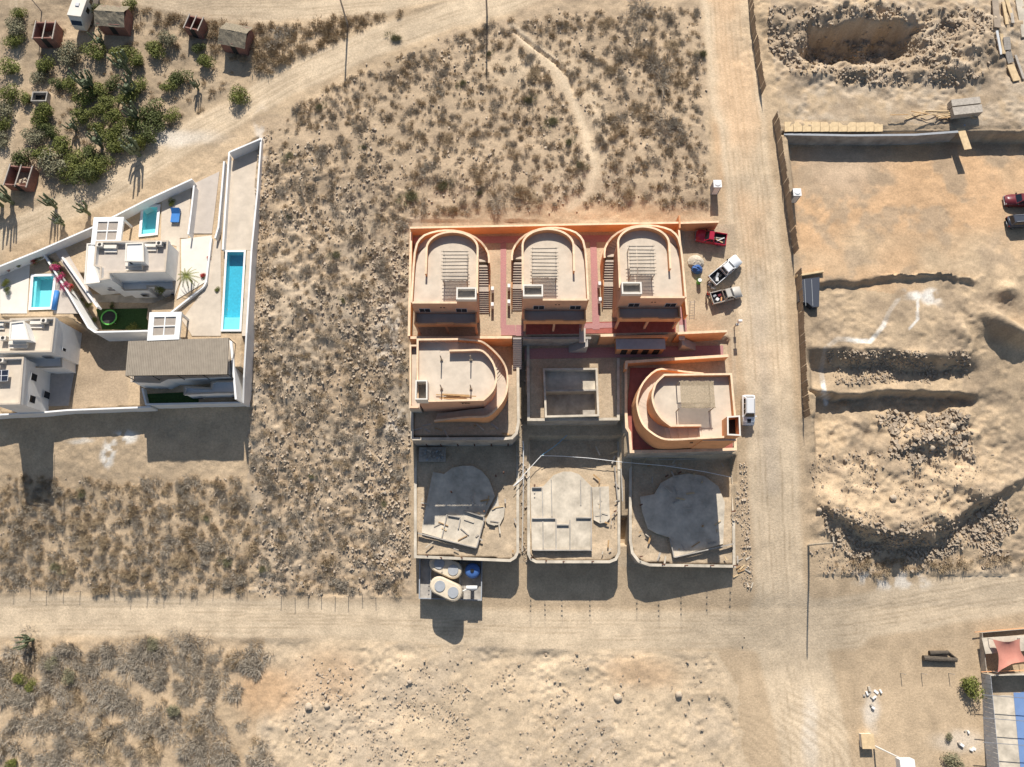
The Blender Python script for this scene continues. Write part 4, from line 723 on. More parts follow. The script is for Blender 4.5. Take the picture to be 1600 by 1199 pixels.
# ---------------------------------------------------------------- vehicles
def vehicle(name, label, px, py, ang, L, col, kind, z=None, roof=1.78, group=None, load=None):
    p = G(px, py) if z is None else P(px, py, z)
    e = .6; hx = Vector((math.cos(ang), math.sin(ang))); 
    n = Vector((float(height(p.x-e, p.y)-height(p.x+e, p.y)), float(height(p.x, p.y-e)-height(p.x, p.y+e)), 2*e)).normalized()
    v = thing(name, label, kind if kind != 'pickup' else 'pickup truck', (p.x, p.y, p.z), group=group); v['_local'] = 1
    xa = Vector((hx.x, hx.y, 0)); xa = (xa-n*xa.dot(n)).normalized(); ya = n.cross(xa); v.rotation_euler = Matrix((xa, ya, n)).transposed().to_euler()
    w_ = .92; f = L/2; c0 = f*.47; c1 = -f*.20 if kind == 'pickup' else -f*.92
    def sec(mb, secs):   # loft of cross-sections (x, half width bottom, half width top, z0, z1)
        k = len(mb.v)
        for x, wb, wt, z0, z1 in secs: mb.v += [(x,-wb,z0),(x,wb,z0),(x,wb*1.0,(z0+z1)/2),(x,wt,z1),(x,-wt,z1),(x,-wb*1.0,(z0+z1)/2)]
        for i in range(len(secs)-1):
            a = k+6*i
            for j in range(6): mb.f.append((a+j, a+(j+1)%6, a+6+(j+1)%6, a+6+j)[::-1])
        mb.f.append(tuple(range(k, k+6))[::-1]); e_ = k+6*(len(secs)-1); mb.f.append(tuple(range(e_, e_+6))); return mb
    zb = 1.08
    fr_ = [(f,.72,.6,.45,.78),(f-.12,.86,.74,.38,.98),(f-.5,w_,.82,.36,1.04),(c0+.55,w_,.85,.36,zb+.04),(c0,w_,.86,.36,zb+.06)]
    if kind == 'pickup':
        MB_ = sec(MB(), fr_+[(c1-.02,w_,.86,.36,zb+.06)]); MB_.build('body', M[col], v, True)
        bx0, bx1 = -f+.06, c1-.06; bed = MB().box(bx0, bx1, -w_, -w_+.09, .42, zb+.05).box(bx0, bx1, w_-.09, w_, .42, zb+.05).box(bx0, bx0+.08, -w_+.092, w_-.092, .5, zb+.03)
        b_ = bed.build('cargo_bed', M[col], v); MB().box(bx0+.081, bx1+.04, -w_+.091, w_-.091, .5, .66).build('bed_floor', M['bedliner'], b_)
    else: sec(MB(), fr_+[(c1,w_,.86,.36,zb+.06),(-f+.08,.88,.8,.4,zb),(-f,.8,.72,.5,zb-.1)]).build('body', M[col], v, True)
    r0 = c0-.62; r1 = c1+.28 if kind == 'pickup' else c1+.25
    cab = MB(); k = 0; bw, tw = .84, .66; zc = zb+.05
    cab.poly([(c0,-bw,zc),(c0,bw,zc),(c1,bw,zc),(c1,-bw,zc),(r0,-tw,roof),(r0,tw,roof),(r1,tw,roof),(r1,-tw,roof)], [(4,5,6,7),(0,1,5,4),(1,2,6,5),(2,3,7,6),(3,0,4,7)])
    cb = cab.build('cab', M[col], v); 
    for x in (0,): MB().box(r1+.05, r0-.05, -tw+.06, tw-.06, roof+.002, roof+.03).build('roof_panel', M[col], cb)
    def pane(a, b, c, d, s0, s1, t0, t1, nm):
        A, B, C_, D = map(Vector, (a, b, c, d)); ff = lambda s, t: A.lerp(B, s).lerp(D.lerp(C_, s), t); nn = (B-A).cross(D-A).normalized()*.012
        MB().poly([tuple(ff(s, t)+nn) for s, t in ((s0,t0),(s1,t0),(s1,t1),(s0,t1))]).build(nm, M['black_glass'], cb)
    pane((c0,-bw,zc),(c0,bw,zc),(r0,tw,roof),(r0,-tw,roof),.07,.93,.1,.93,'windscreen'); pane((c1,bw,zc),(c1,-bw,zc),(r1,-tw,roof),(r1,tw,roof),.1,.9,.2,.9,'rear_window')
    ns = 2 if kind == 'pickup' else 3
    for i in range(ns):
        s0, s1 = .08+i*.86/ns, .04+(i+1)*.86/ns
        pane((c0,bw,zc),(c1,bw,zc),(r1,tw,roof),(r0,tw,roof),s0,s1,.15,.88,'side_window'); pane((c1,-bw,zc),(c0,-bw,zc),(r0,-tw,roof),(r1,-tw,roof),1-s1,1-s0,.15,.88,'side_window')
    for x in (f*.62, -f*.6):
        for s in (-1, 1): wh = MB().tube((x, s*.62, .36), (x, s*.9, .36), .36, n=16).build('wheel', M['rubber'], v); MB().tube((x, s*.901, .36), (x, s*.915, .36), .2, n=12).build('rim', M['steel'], wh)
    for s in (-1, 1):
        MB().box(f-.16, f-.03, s*.68-.12, s*.68+.12, .7, .84).build('headlight', M['lamp_clear'], v); MB().box(-f-.01, -f+.05, s*.78-.07, s*.78+.07, .75, .98).build('tail_light', M['lamp_red'], v); MB().box(c0-.25, c0-.1, s*.98-.1, s*.98+.1, zb+.02, zb+.2).build('mirror', M[col if kind != 'pickup' else 'rubber'], v)
    MB().box(f-.04, f+.08, -.8, .8, .42, .6).build('bumper', M['steel'], v)
    if kind != 'pickup':
        for s in (-1, 1): MB().box(r1+.2, r0-.1, s*.56-.03, s*.56+.03, roof+.03, roof+.09).build('roof_rail', M['steel'], v)
        MB().prism([(c0+.25,-.3),(f-.35,-.25),(f-.35,.25),(c0+.25,.3)], zb+.03, zb+.068).build('hood_stripe', M['bedliner'], v)
    return v
R_ = math.radians
def load(v, items, label, cat, name, group):
    m3 = v.rotation_euler.to_matrix()
    for (x, y, z, l, w_, h_, a, m_) in items:
        o = MB().obox((0,0), l, w_, 0, h_, a).build(name, M[m_]); o.location = Vector(v.location)+m3 @ Vector((x, y, z)); o.rotation_euler = v.rotation_euler; tag(o, label, cat, group)
vr = vehicle('pickup_truck', 'red pickup truck with boards in its dark bed', 1109, 374, R_(170), 4.7, 'car_red', 'pickup'); vw = vehicle('pickup_truck', 'white crew cab pickup with its open bed towards the mixing heap', 1131, 424, R_(40), 5.6, 'car_white', 'pickup'); vs = vehicle('pickup_truck', 'silver pickup with a dark bonnet and tools in its bed', 1132, 464, R_(15), 4.8, 'car_silver', 'pickup')
vehicle('parked_car', 'white car with a dark bonnet stripe parked beside the orange house', 1167, 641, R_(-91), 4.5, 'car_white', 'car'); vehicle('pickup_truck', 'maroon lorry with a cream top at the edge of the cleared site', 1592, 318, R_(176), 5.2, 'car_maroon', 'pickup'); vehicle('parked_car', 'dark car standing below the maroon lorry', 1592, 350, R_(3), 4.6, 'car_dark', 'car')
load(vr, [(-1.3,-.2,.67,1.6,.2,.08,.1,'timber_grey'),(-1.2,.25,.67,1.4,.16,.1,-.3,'plywood'),(-1.5,.0,.76,1.2,.14,.08,.6,'lime_white')], 'pale board lying in the bed of the red pickup', 'board', 'loose_board', 'boards in the red pickup')
load(vs, [(-1.0,.2,.67,.5,.35,.35,.2,'car_maroon'),(-1.5,-.3,.67,.45,.45,.3,.7,'lime_white'),(-.9,-.4,.67,.6,.2,.25,1.2,'orange'),(-1.7,.35,.67,.5,.3,.2,.4,'tank_grey')], 'tool box or tub in the bed of the silver pickup', 'tool', 'tool_box', 'tools in the silver pickup')
load(vw, [(-1.6,.1,.67,.9,.3,.3,.5,'tank_grey'),(-2.0,-.3,.67,.5,.4,.35,.9,'lime_white'),(-1.2,-.2,.67,.6,.3,.3,.1,'dark')], 'grey bundle in the bed of the white pickup', 'bundle', 'tool_bundle', 'bundles in the white pickup')
def junk(n, cx, cy, w, h, ms, label, cat, name, group, zoff=0, z=None):
    for i in range(n):
        x, y = cx+random.uniform(-w, w), cy+random.uniform(-h, h); p = G(x, y) if z is None else P(x, y, z); m_ = random.choice(ms)
        one(name, MB().obox((p.x, p.y), random.uniform(.25,.7), random.uniform(.15,.4), p.z+zoff-.02, p.z+zoff+random.uniform(.12,.4), random.uniform(0,3)), M[m_], label, cat, group)
junk(7, 1110, 452, 9, 6, ['timber_grey','white','concrete'], 'small odd piece of building scrap behind the white pickup', 'scrap', 'building_scrap', 'scrap behind the white pickup')
# motor home
p = G(140, 22); rv = thing('motor_home', 'old white motor home parked among the bushes', 'motor home', p, R_(-98)); rv['_local'] = 1
MB().box(-3.4, 3.0, -1.15, 1.15, .5, 2.9).build('body', M['cream'], rv); MB().prism([(3.003,-1.1),(3.7,-.95),(3.7,.95),(3.003,1.1)], .5, lambda v: 1.5 if v[0] > 3.3 else 2.6).build('nose', M['cream'], rv); MB().box(-2.6, -2.0, -.4, .4, 2.903, 3.1).box(.6, 1.2, -.3, .3, 2.903, 3.05).build('roof_vent', M['window_frame'], rv); MB().poly([(3.05,-.9,2.45),(3.05,.9,2.45),(3.72,.85,1.6),(3.72,-.85,1.6)]).build('windscreen', M['black_glass'], rv)
for s in (-1, 1):
    for x in (-2.4, -.8, 1.0): MB().box(x-.45, x+.45, *sorted((s*1.153, s*1.17)), 1.6, 2.3).build('window', M['black_glass'], rv)
    for x in (-2, 2.2): wh = MB().tube((x, s*.8, .42), (x, s*1.1, .42), .42, n=14).build('wheel', M['rubber'], rv); MB().tube((x, s*1.101, .42), (x, s*1.12, .42), .2, n=10).build('rim', M['steel'], rv if False else wh)
# people
def skin_obj(name, pts, edges, m, parent, smooth=True):
    me = bpy.data.meshes.new(name); me.from_pydata([p[:3] for p in pts], edges, []); me.materials.append(m); o = bpy.data.objects.new(name, me); C.objects.link(o)
    md = o.modifiers.new('skin', 'SKIN'); md.use_smooth_shade = True; o.modifiers.new('sub', 'SUBSURF').levels = 1; o.modifiers['sub'].render_levels = 1
    for v_, p_ in zip(me.skin_vertices[0].data, pts): v_.radius = (p_[3], p_[3])
    me.skin_vertices[0].data[0].use_root = True
    if parent: o.parent = parent
    return o
def person(label, px, py, rz, shirt, z=None):
    p = G(px, py); b_ = [(0,0,.95,.13),(0,0,1.15,.14),(0,.0,1.38,.15),(0,0,1.5,.06),(0,.02,1.6,.10),(0,.02,1.7,.085)]; e = [(0,1),(1,2),(2,3),(3,4),(4,5)]
    for s in (-1, 1):
        k = len(b_); b_ += [(s*.2,0,1.4,.065),(s*.27,.05,1.13,.045),(s*.28,.18,.9,.035),(s*.28,.24,.84,.03)]; e += [(2,k),(k,k+1),(k+1,k+2),(k+2,k+3)]
        k = len(b_); b_ += [(s*.1,0,.85,.1),(s*.11,.03,.48,.065),(s*.12,-.02,.09,.045),(s*.12,.14,.04,.04)]; e += [(0,k),(k,k+1),(k+1,k+2),(k+2,k+3)]
    o = skin_obj('person', b_, e, M['skin'], None); o.location = p; o.rotation_euler = (0, 0, rz); tag(o, label, 'person')
    sh = [(0,0,.93,.15),(0,0,1.15,.16),(0,0,1.38,.17)]; se = [(0,1),(1,2)]
    for s in (-1, 1): k = len(sh); sh += [(s*.21,0,1.4,.085),(s*.26,.04,1.18,.065)]; se += [(2,k),(k,k+1)]
    skin_obj('shirt', sh, se, M[shirt], o); tr = [(0,0,.94,.155)]; te = []
    for s in (-1, 1): k = len(tr); tr += [(s*.1,0,.84,.12),(s*.11,.03,.48,.085),(s*.12,-.02,.12,.065)]; te += [(0,k),(k,k+1),(k+1,k+2)]
    skin_obj('trousers', tr, te, M['jeans'], o); MB().dome((0,.01,1.64), .105, .12, .13, 10, 4).build('hair', M['hair'], o, True)
person('person in a red shirt standing behind the silver pickup', 1103, 464, R_(-60), 'red_shirt'); person('person in a pale shirt bending towards the white pickup bed', 1106, 446, R_(40), 'grey_shirt')
# portable toilets and other yard things
for (x, y, lab) in ((1115, 299, 'white portable toilet on the bare ground above the red pickup'), (1237, 312, 'white portable toilet against the sheet metal fence')):
    p = G(x, y); t_ = thing('portable_toilet', lab, 'toilet', p); MB().box(p.x-.58, p.x+.58, p.y-.58, p.y+.58, p.z-.05, p.z+2.1).build('cabin', M['tank_grey'], t_); MB().prism([(p.x-.62,p.y-.62),(p.x+.62,p.y-.62),(p.x+.62,p.y+.62),(p.x-.62,p.y+.62)], p.z+2.103, p.z+2.25).dome((p.x,p.y,p.z+2.25), .55, .55, .15, 10, 2).build('roof', M['white'], t_); MB().box(p.x-.4, p.x+.4, p.y-.62, p.y-.583, p.z+.1, p.z+1.95).build('door', M['white'], t_)
p = G(1087, 415); hp = thing('cement_heap', 'round grey heap of mixed cement beside the narrow orange wall', 'heap', p); MB().dome((p.x,p.y+.6,p.z-.1), 1.35, 1.2, .8, 14, 4, .06).build('heap', M['concrete_pale'], hp); MB().dome((p.x+.1,p.y-.7,p.z-.1), .9, .7, 1.0, 12, 4, .1).build('tarp', M['tank_blue'], hp)
p = G(1091, 442); dr = thing('green_drum', 'small green topped drum below the cement heap', 'drum', p); MB().tube((p.x,p.y,p.z), (p.x,p.y,p.z+1.0), .33, n=12).build('drum_body', M['hoop_green'], dr); MB().tube((p.x,p.y,p.z+1.0), (p.x,p.y,p.z+1.05), .3, n=12).build('lid', M['white'], dr)
def ladder(label, a, b, z0, z1):
    p, q = P(*a, z0), P(*b, z1); d = (q-p); s = Vector((-d.y, d.x, 0)).normalized()*.35; t_ = thing('scaffold_ladder', label, 'ladder', p)
    for k in (-1, 1): MB().tube(p+s*k, q+s*k, .035, n=5).build('rail', M['steel'], t_)
    for i in range(7): c = p.lerp(q, (i+.5)/7); MB().tube(c-s, c+s, .025, n=4).build('rung', M['steel'], t_)
ladder('metal scaffold ladder lying by the corner of the last house', (1081,500), (1082,470), Z1+.1, Z1+2.2)
p = G(1147, 512); ps = thing('meter_post', 'electric meter post with white boxes beside the orange wall end', 'post', p); MB().tube((p.x,p.y,p.z-.2), (p.x,p.y,p.z+3.0), .08).build('post', M['timber_grey'], ps); MB().box(p.x-.3, p.x+.25, p.y-.15, p.y+.15, p.z+2.6, p.z+3.2).build('meter_box', M['white'], ps); MB().box(p.x-.2, p.x+.2, p.y-.2, p.y+.1, p.z+1.2, p.z+1.7).build('switch_box', M['tank_grey'], ps)

# ---------------------------------------------------------------- building site on the right
fpts = [(1168,-8),(1172,40),(1178,80),(1184,120),(1190,150)], [(1207,188),(1212,215),(1218,260),(1226,310),(1232,352),(1240,400)], [(1243,428),(1246,480),(1249,540),(1252,600),(1256,655)]
for i, fp in enumerate(fpts):
    lab = ('sheet metal fence along the road above the timber', 'sheet metal fence beside the portable toilet', 'sheet metal fence next to the white lime spill')[i]; c = G(*fp[0]); t_ = thing('metal_fence', lab, 'fence', c); ww = [G(*f_) for f_ in fp]
    for a, b_ in zip(ww[:-1], ww[1:]):
        n = max(1, round((b_-a).length/1.1))
        for k in range(n):
            u, v_ = a.lerp(b_, k/n), a.lerp(b_, (k+.97)/n); lean = random.uniform(-.08, .08); h_ = 2.2+random.uniform(-.06,.06)
            m_ = MB(); seg = 6; d = (v_-u)/seg; nn = Vector((-d.y, d.x, 0)).normalized()
            pts_ = [u+d*j+nn*(.03 if j % 2 else -.03) for j in range(seg+1)]
            k0 = len(m_.v); m_.v += [(p_.x, p_.y, u.z-.1) for p_ in pts_]+[(p_.x+nn.x*lean, p_.y+nn.y*lean, u.z+h_) for p_ in pts_]; m_.f += [(k0+j, k0+j+1, k0+seg+2+j, k0+seg+1+j) for j in range(seg)]
            m_.build('sheet', M['sheet_metal'], t_)
        MB().tube((a.x,a.y,a.z-.1), (a.x,a.y,a.z+2.3), .05).build('post', M['timber_grey'], t_)
outline = [(1225,210),(1330,212),(1430,211),(1497,206)]
rw = wall_thing([tuple(P(x, y, 14.7)[:2]) for x, y in outline], .3, 11.5, 14.7, 'concrete', 'long concrete retaining wall with plywood forms on top of the site', 'tank_grey', name='retaining_wall'); wall_thing([tuple(P(x, y, 14.7)[:2]) for x, y in [(1505,196),(1620,194)]], .3, 11.5, 14.7, 'concrete', 'dark retaining wall running off beyond the plank', 'tank_grey', name='retaining_wall')
for i in range(11):
    x0 = 1226+i*14; z = 14.95+.004*(i % 2); one('plywood_sheet', MB().prism(Pl([(x0,191+random.uniform(-1,1)),(x0+13.4,191),(x0+13.4,205.5),(x0,206)], z), z-.08, z), M['plywood'], 'plywood sheet laid in a row along the concrete retaining wall', 'plywood', 'plywood sheets on the retaining wall')
def plank(label, a, b, w_, m, z=None, th=.06, dz=.05, group=None, name='plank'):
    p, q = (G(*a, dz), G(*b, dz)) if z is None else (P(*a, z), P(*b, z)); d = q-p; s = Vector((-d.y, d.x, 0)).normalized()*w_/2
    m_ = MB(); m_.poly([p-s, q-s, q+s, p+s, p-s+Vector((0,0,th)), q-s+Vector((0,0,th)), q+s+Vector((0,0,th)), p+s+Vector((0,0,th))], [(3,2,1,0),(4,5,6,7),(0,1,5,4),(1,2,6,5),(2,3,7,6),(3,0,4,7)]); return one(name, m_, M[m], label, 'plank', group)
plank('wide plank bridging the trench at the end of the retaining wall', (1499,197), (1512,234), 1.2, 'plywood', th=.12, z=14.5)
for i in range(16): x = 1435+random.uniform(-52, 62); plank('long thin timber in the loose stack behind the retaining wall', (x, 183+random.uniform(-5,6)), (x+random.uniform(25,45), 181+random.uniform(-7,5)), .14, random.choice(['wood','plywood','plywood']), dz=.05+i*.05, group='timbers stacked behind the retaining wall')
cr = thing('timber_crate', 'two pale stacked panels beside the timber behind the retaining wall', 'panels', G(1510, 165))
for i, poly in enumerate(([(1486,156),(1531,151),(1533,161),(1488,166)], [(1488,168),(1534,163),(1536,175),(1491,180)])): z = G(1510, 165).z+1.1; MB().prism(Pl(poly, z), z-1.1, z).build('panel', M['timber_grey'], cr)
for (a, b_, w_, m) in (((1553,0),(1557,45),1.0,'sheet_metal'),((1566,5),(1572,40),.5,'plywood'),((1571,0),(1580,30),.6,'plywood'),((1578,15),(1581,38),.5,'timber_grey'),((1556,50),(1563,87),.4,'white'),((1563,55),(1567,86),.5,'plywood'),((1571,60),(1573,80),1.1,'timber_grey'),((1573,82),(1578,100),1.1,'timber_grey'),((1577,103),(1587,128),1.2,'plywood'),((1585,88),(1598,125),.4,'timber_grey')): plank('weathered board in the line of boards beside the upper spoil heap', a, b_, w_, m, th=.15, dz=.15, group='boards beside the upper spoil heap', name='board')
plank('pale concrete edge beyond the line of boards', (1590,0), (1600,60), 1.2, 'concrete_pale', th=.25, dz=.1)
fw = thing('formwork_box', 'dark boarded formwork box set in the ground by the fence', 'formwork', G(1262, 450)); q = Pl([(1247,437),(1281,433),(1280,479),(1270,480),(1262,473),(1248,471)], 12.3); MB().prism(q, 11.0, 12.25).build('pit_lining', M['car_dark'], fw); MB().wall(Pl([(1245,431),(1287,424)], 12.5), .3, 11.5, 12.6).build('timber_edge', M['plywood'], fw)
for xx in (1258, 1269): MB().wall(Pl([(xx-1,437),(xx+1,478)], 12.3), .06, 12.252, 12.33).build('batten', M['tank_grey'], fw)
# utility poles
def pole(label, px, py, h, r=.16, m='timber_grey', arm=True, top=None):
    p = G(px, py); t_ = thing('utility_pole', label, 'pole', p); MB().tube((p.x,p.y,p.z-.3), (p.x,p.y,p.z+h), r, r*.65, 8).build('shaft', M[m], t_)
    if arm: MB().box(p.x-.06, p.x+.06, p.y-.8, p.y+.8, p.z+h-.5, p.z+h-.38).build('cross_arm', M[m], t_)
    return t_
pole('concrete utility pole at the corner of the spoil heap', 1263, 852, 9, m='concrete_pale'); pole('wooden utility pole beside the upper dirt road', 544, 41, 9, m='timber_grey'); pole('wooden utility pole on the scrub slope below the upper road', 761, 25, 9, m='timber_grey'); lp = pole('white metal post carrying a white box, beside the tan masonry box', 1365, 1165, 8, .13, 'white', False); q = G(1365, 1165); MB().box(q.x-.7, q.x+1.3, q.y-1.3, q.y+.1, q.z+7.4, q.z+8.6).build('box_head', M['white'], lp); pole('thin pole beside the lane past the brick huts', 65, 18, 7, .09, arm=False)
p = G(1352, 1155); bx = thing('tan_box', 'tan masonry box beside the white post', 'box', p); MB().box(p.x-.9, p.x+.75, p.y-1.0, p.y+.8, p.z-.2, p.z+.9).build('box_body', M['cream'], bx); MB().box(p.x-1.0, p.x+.85, p.y-1.1, p.y+.9, p.z+.903, p.z+1.0).build('lid', M['plywood'], bx)
# walled yard bottom right
yd = thing('walled_yard', 'corrugated sheet walled yard with a blue floor', 'yard', G(1545, 1100)); zy = G(1545, 1100).z
MB().prism(Pl([(1540,1062),(1640,1062),(1680,1260),(1560,1260)], zy+.1), zy-.5, zy+.1).build('floor', M['concrete_pale'], yd); MB().prism(Pl([(1582,1066),(1660,1066),(1700,1260),(1600,1260)], zy+.14), zy+.101, zy+.14).build('blue_court', M['court_blue'], yd)
a, b_ = P(1531, 1052, zy), P(1549, 1250, zy); n = 26
for k in range(n): u, v_ = a.lerp(b_, k/n), a.lerp(b_, (k+.94)/n); MB().wall([(u.x, u.y), (v_.x, v_.y)], .05, zy-.3, zy+2.5).build('corrugated_sheet', M['sheet_grey'], yd)
MB().wall([tuple(P(1531,1052,zy)[:2]), tuple(P(1640,1050,zy)[:2])], .15, zy-.3, zy+2.4).build('end_wall', M['concrete_pale'], yd)
for yy in (1086, 1122, 1160): u, v_ = P(1536, yy, zy+2.5), P(1640, yy+8, zy+2.5); MB().tube(u, v_, .05, n=5).build('cross_bar', M['steel'], yd)
q = [P(1551,999,zy+3.4), P(1594,998,zy+2.9), P(1606,1034,zy+2.6), P(1559,1051,zy+3.2)]; sail = thing('shade_sail', 'terracotta shade sail stretched between poles over the fenced patio', 'shade sail', (q[3].x, q[3].y, zy)); m_ = MB(); N = 8
for j in range(N+1):
    for i in range(N+1):
        f_ = q[0].lerp(q[1], i/N).lerp(q[3].lerp(q[2], i/N), j/N); u, v_ = i/N-.5, j/N-.5; cx = sum((c_ for c_ in q), Vector())/4; pull = .22*(1-4*u*u)*(4*v_*v_)+.22*(1-4*v_*v_)*(4*u*u); f_ = f_.lerp(cx, pull); f_.z -= .5*(1-4*u*u)*(1-4*v_*v_)+.08*math.sin(i*1.9); m_.v.append(tuple(f_))
m_.f = [(j*(N+1)+i, j*(N+1)+i+1, (j+1)*(N+1)+i+1, (j+1)*(N+1)+i)[::-1] for j in range(N) for i in range(N)]; m_.build('cloth', M['sail'], sail, True)
for c_ in q: MB().tube((c_.x, c_.y, zy-.2), tuple(c_), .05).build('pole', M['steel'], sail)
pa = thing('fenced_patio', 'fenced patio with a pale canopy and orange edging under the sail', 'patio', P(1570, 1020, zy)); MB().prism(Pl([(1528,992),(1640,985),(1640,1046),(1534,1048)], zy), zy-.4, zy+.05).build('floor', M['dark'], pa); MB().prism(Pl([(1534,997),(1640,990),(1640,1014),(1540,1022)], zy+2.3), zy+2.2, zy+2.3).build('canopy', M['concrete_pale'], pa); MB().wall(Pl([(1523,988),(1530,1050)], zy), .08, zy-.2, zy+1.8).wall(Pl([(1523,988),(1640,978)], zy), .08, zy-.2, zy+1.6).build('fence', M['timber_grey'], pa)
for a_, b2 in (((1523,988),(1640,978)), ((1533,1050),(1640,1046))): MB().wall(Pl([a_, b2], zy+1.9), .1, zy+1.83, zy+1.93).build('edging', M['orange'], pa)
for i, (a_, b2, r) in enumerate((((1440,1028),(1492,1031),.42), ((1450,1020),(1480,1019),.34), ((1478,1017),(1495,1030),.16))): u, v_ = G(*a_, r), G(*b2, r); one('felled_log', MB().tube(u, v_, r, r*.75, 9), M['log'], ('longest dark felled log near the green bush','short dark felled log lying behind the longest one','thin forked limb leaning off the felled logs')[i], 'log')
for i, x in enumerate((1407, 1439, 1482)): p = G(x, 1052); one('fence_stake', MB().tube((p.x,p.y,p.z-.1), (p.x+.05,p.y,p.z+1.4), .05), M['timber_grey'], 'bare wooden stake in the row below the felled logs', 'stake', 'stakes below the felled logs')
for i, (x, y) in enumerate(((1358,1080),(1366,1092),(1362,1104),(1352,1085),(1372,1078),(1510,1145),(1500,1160),(1520,1172))): junk(2, x, y, 4, 4, ['lime_white','concrete_pale','timber_grey'], 'broken slab of rubble on the bare lot beside the walled yard', 'rubble', 'rubble_slab', 'rubble on the bare lot')
# brick huts top left
def hut(label, px, py, w_, d_, h_, rz, roof):
    p = G(px, py); t_ = thing('brick_hut', label, 'hut', p, rz); t_['_local'] = 1
    MB().wall([(-w_/2,-d_/2),(w_/2,-d_/2),(w_/2,d_/2),(-w_/2,d_/2)], .2, -.3, h_, True).build('brick_wall', M['brick_red'], t_)
    MB().box(-.45, .45, -d_/2-.13, -d_/2-.103, 0, 1.9).build('door', M['dark'], t_)
    if roof == 'thatch':
        n = 10
        for s in (-1, 1):
            m_ = MB(); g = [[(-w_/2-.35+(w_+.7)*i/n, s*(d_/2+.4)*(1-j/5), h_-.15+1.0*j/5+random.uniform(-.06,.06)) for i in range(n+1)] for j in range(6)]; m_.v = [v_ for r_ in g for v_ in r_]; m_.f = [(j*(n+1)+i, j*(n+1)+i+1, (j+1)*(n+1)+i+1, (j+1)*(n+1)+i)[::s] for j in range(5) for i in range(n)]; m_.build('thatch_roof', M['thatch'], t_)
    else:
        for x in (-w_/2, 0, w_/2): MB().box(x-.08, x+.08, -d_/2-.3, d_/2+.3, h_+.003, h_+.14).build('roof_beam', M['timber_grey'], t_)
        if roof == 'open': MB().dome((.2,-.3,0), .9, .8, .9, 9, 3, .2).build('rubble', M['rock'], t_)
hut('roofless red brick hut with a rubble pile inside, by the lane', 82, 62, 3.2, 2.9, 2.1, 0, 'open'); hut('thatched red brick hut beside the motor home', 186, 40, 4.2, 3.3, 2.2, -.08, 'thatch'); hut('small red brick hut with bare roof beams among the bushes', 311, 50, 2.4, 2.2, 2.0, -.25, 'beams'); hut('thatched red brick hut above the curving road', 375, 70, 3.9, 3.4, 2.2, -.22, 'thatch'); hut('ruined red brick hut at the edge of the green thicket', 40, 284, 3.6, 3.2, 1.7, -.1, 'open')
p = G(67, 157); cs = thing('cistern', 'small square concrete cistern between the green bushes', 'cistern', p); MB().wall([(p.x-1.1,p.y-.8),(p.x+1.2,p.y-.8),(p.x+1.2,p.y+.8),(p.x-1.1,p.y+.8)], .18, p.z-.3, p.z+1.0, True).build('cistern_wall', M['concrete'], cs); MB().box(p.x-1.05, p.x+1.1, p.y-.75, p.y+.75, p.z-.2, p.z+.3).build('cistern_floor', M['dark'], cs)

# ---------------------------------------------------------------- vegetation
def blades_mesh(name, n, m, spread=1.0, flat=.75, L=(.25,.55), w_=.028, hollow=.2, seed=0):
    r = random.Random(seed); mb = MB(); lobes = [(r.gauss(0,.42), r.gauss(0,.42), r.uniform(.22,.6)) for _ in range(5)]
    for i in range(n):
        a = r.uniform(0, 2*math.pi); rad = spread*math.sqrt(r.uniform(hollow*hollow, 1)); el = r.uniform(0, 1); lb = lobes[int(r.random()**1.5*len(lobes))]
        p = Vector((rad*math.cos(a)*lb[2]+lb[0], rad*math.sin(a)*lb[2]+lb[1], flat*lb[2]*1.4*(1-rad*rad*.7)*el)); d = Vector((math.cos(a)*rad, math.sin(a)*rad, .55+.4*r.random()))+Vector((r.uniform(-.6,.6), r.uniform(-.6,.6), r.uniform(-.3,.3)))
        d.normalize(); l = r.uniform(*L); s = d.cross(Vector((r.uniform(-1,1), r.uniform(-1,1), r.uniform(-.2,1)))).normalized()*w_*r.uniform(.6,1.5)
        mb.poly([p-s, p+s, p+d*l+s*.4, p+d*l-s*.4])
    for i in range(7):
        a = r.uniform(0, 6.28); mb.tube((0,0,-.15), (math.cos(a)*.5*spread, math.sin(a)*.5*spread, flat*.6), .03, .012, 4, False)
    me = bpy.data.meshes.new(name); me.from_pydata([tuple(v) for v in mb.v], [], mb.f); me.materials.append(m); return me
DRY = [blades_mesh('dry_twigs', 720, M[('twig','twig','twig_brown','twig','twig_olive','twig','twig_brown','twig')[i]], seed=i, flat=.7+.05*i, hollow=(.05,.2,.3)[i % 3], w_=.012, L=(.2,.6)) for i in range(8)]
def leaf_mesh(name, n, m, seed, rz=.75, lobes=6):
    r = random.Random(seed); mb = MB(); cs = [(r.uniform(-.5,.5), r.uniform(-.5,.5), r.uniform(.25,.6)*rz, r.uniform(.35,.6)) for _ in range(lobes)]
    for i in range(int(n*1.8)):
        cx, cy, cz, cr = r.choice(cs); d = Vector((r.gauss(0,1), r.gauss(0,1), r.gauss(.2,1))).normalized(); p = Vector((cx, cy, cz))+Vector((d.x, d.y, d.z*rz))*cr*r.uniform(.55,1.08)
        if p.z < .02: p.z = r.uniform(.02,.3)
        u = Vector((r.gauss(0,1), r.gauss(0,1), r.gauss(0,.6))).normalized(); v_ = u.cross(d+Vector((r.gauss(0,.5), r.gauss(0,.5), r.gauss(0,.5)))).normalized(); sz = r.uniform(.03,.08)
        mb.poly([p-u*sz, p+v_*sz*.5, p+u*sz, p-v_*sz*.5])
    me = bpy.data.meshes.new(name); me.from_pydata([tuple(v) for v in mb.v], [], mb.f); me.materials.append(m); return me
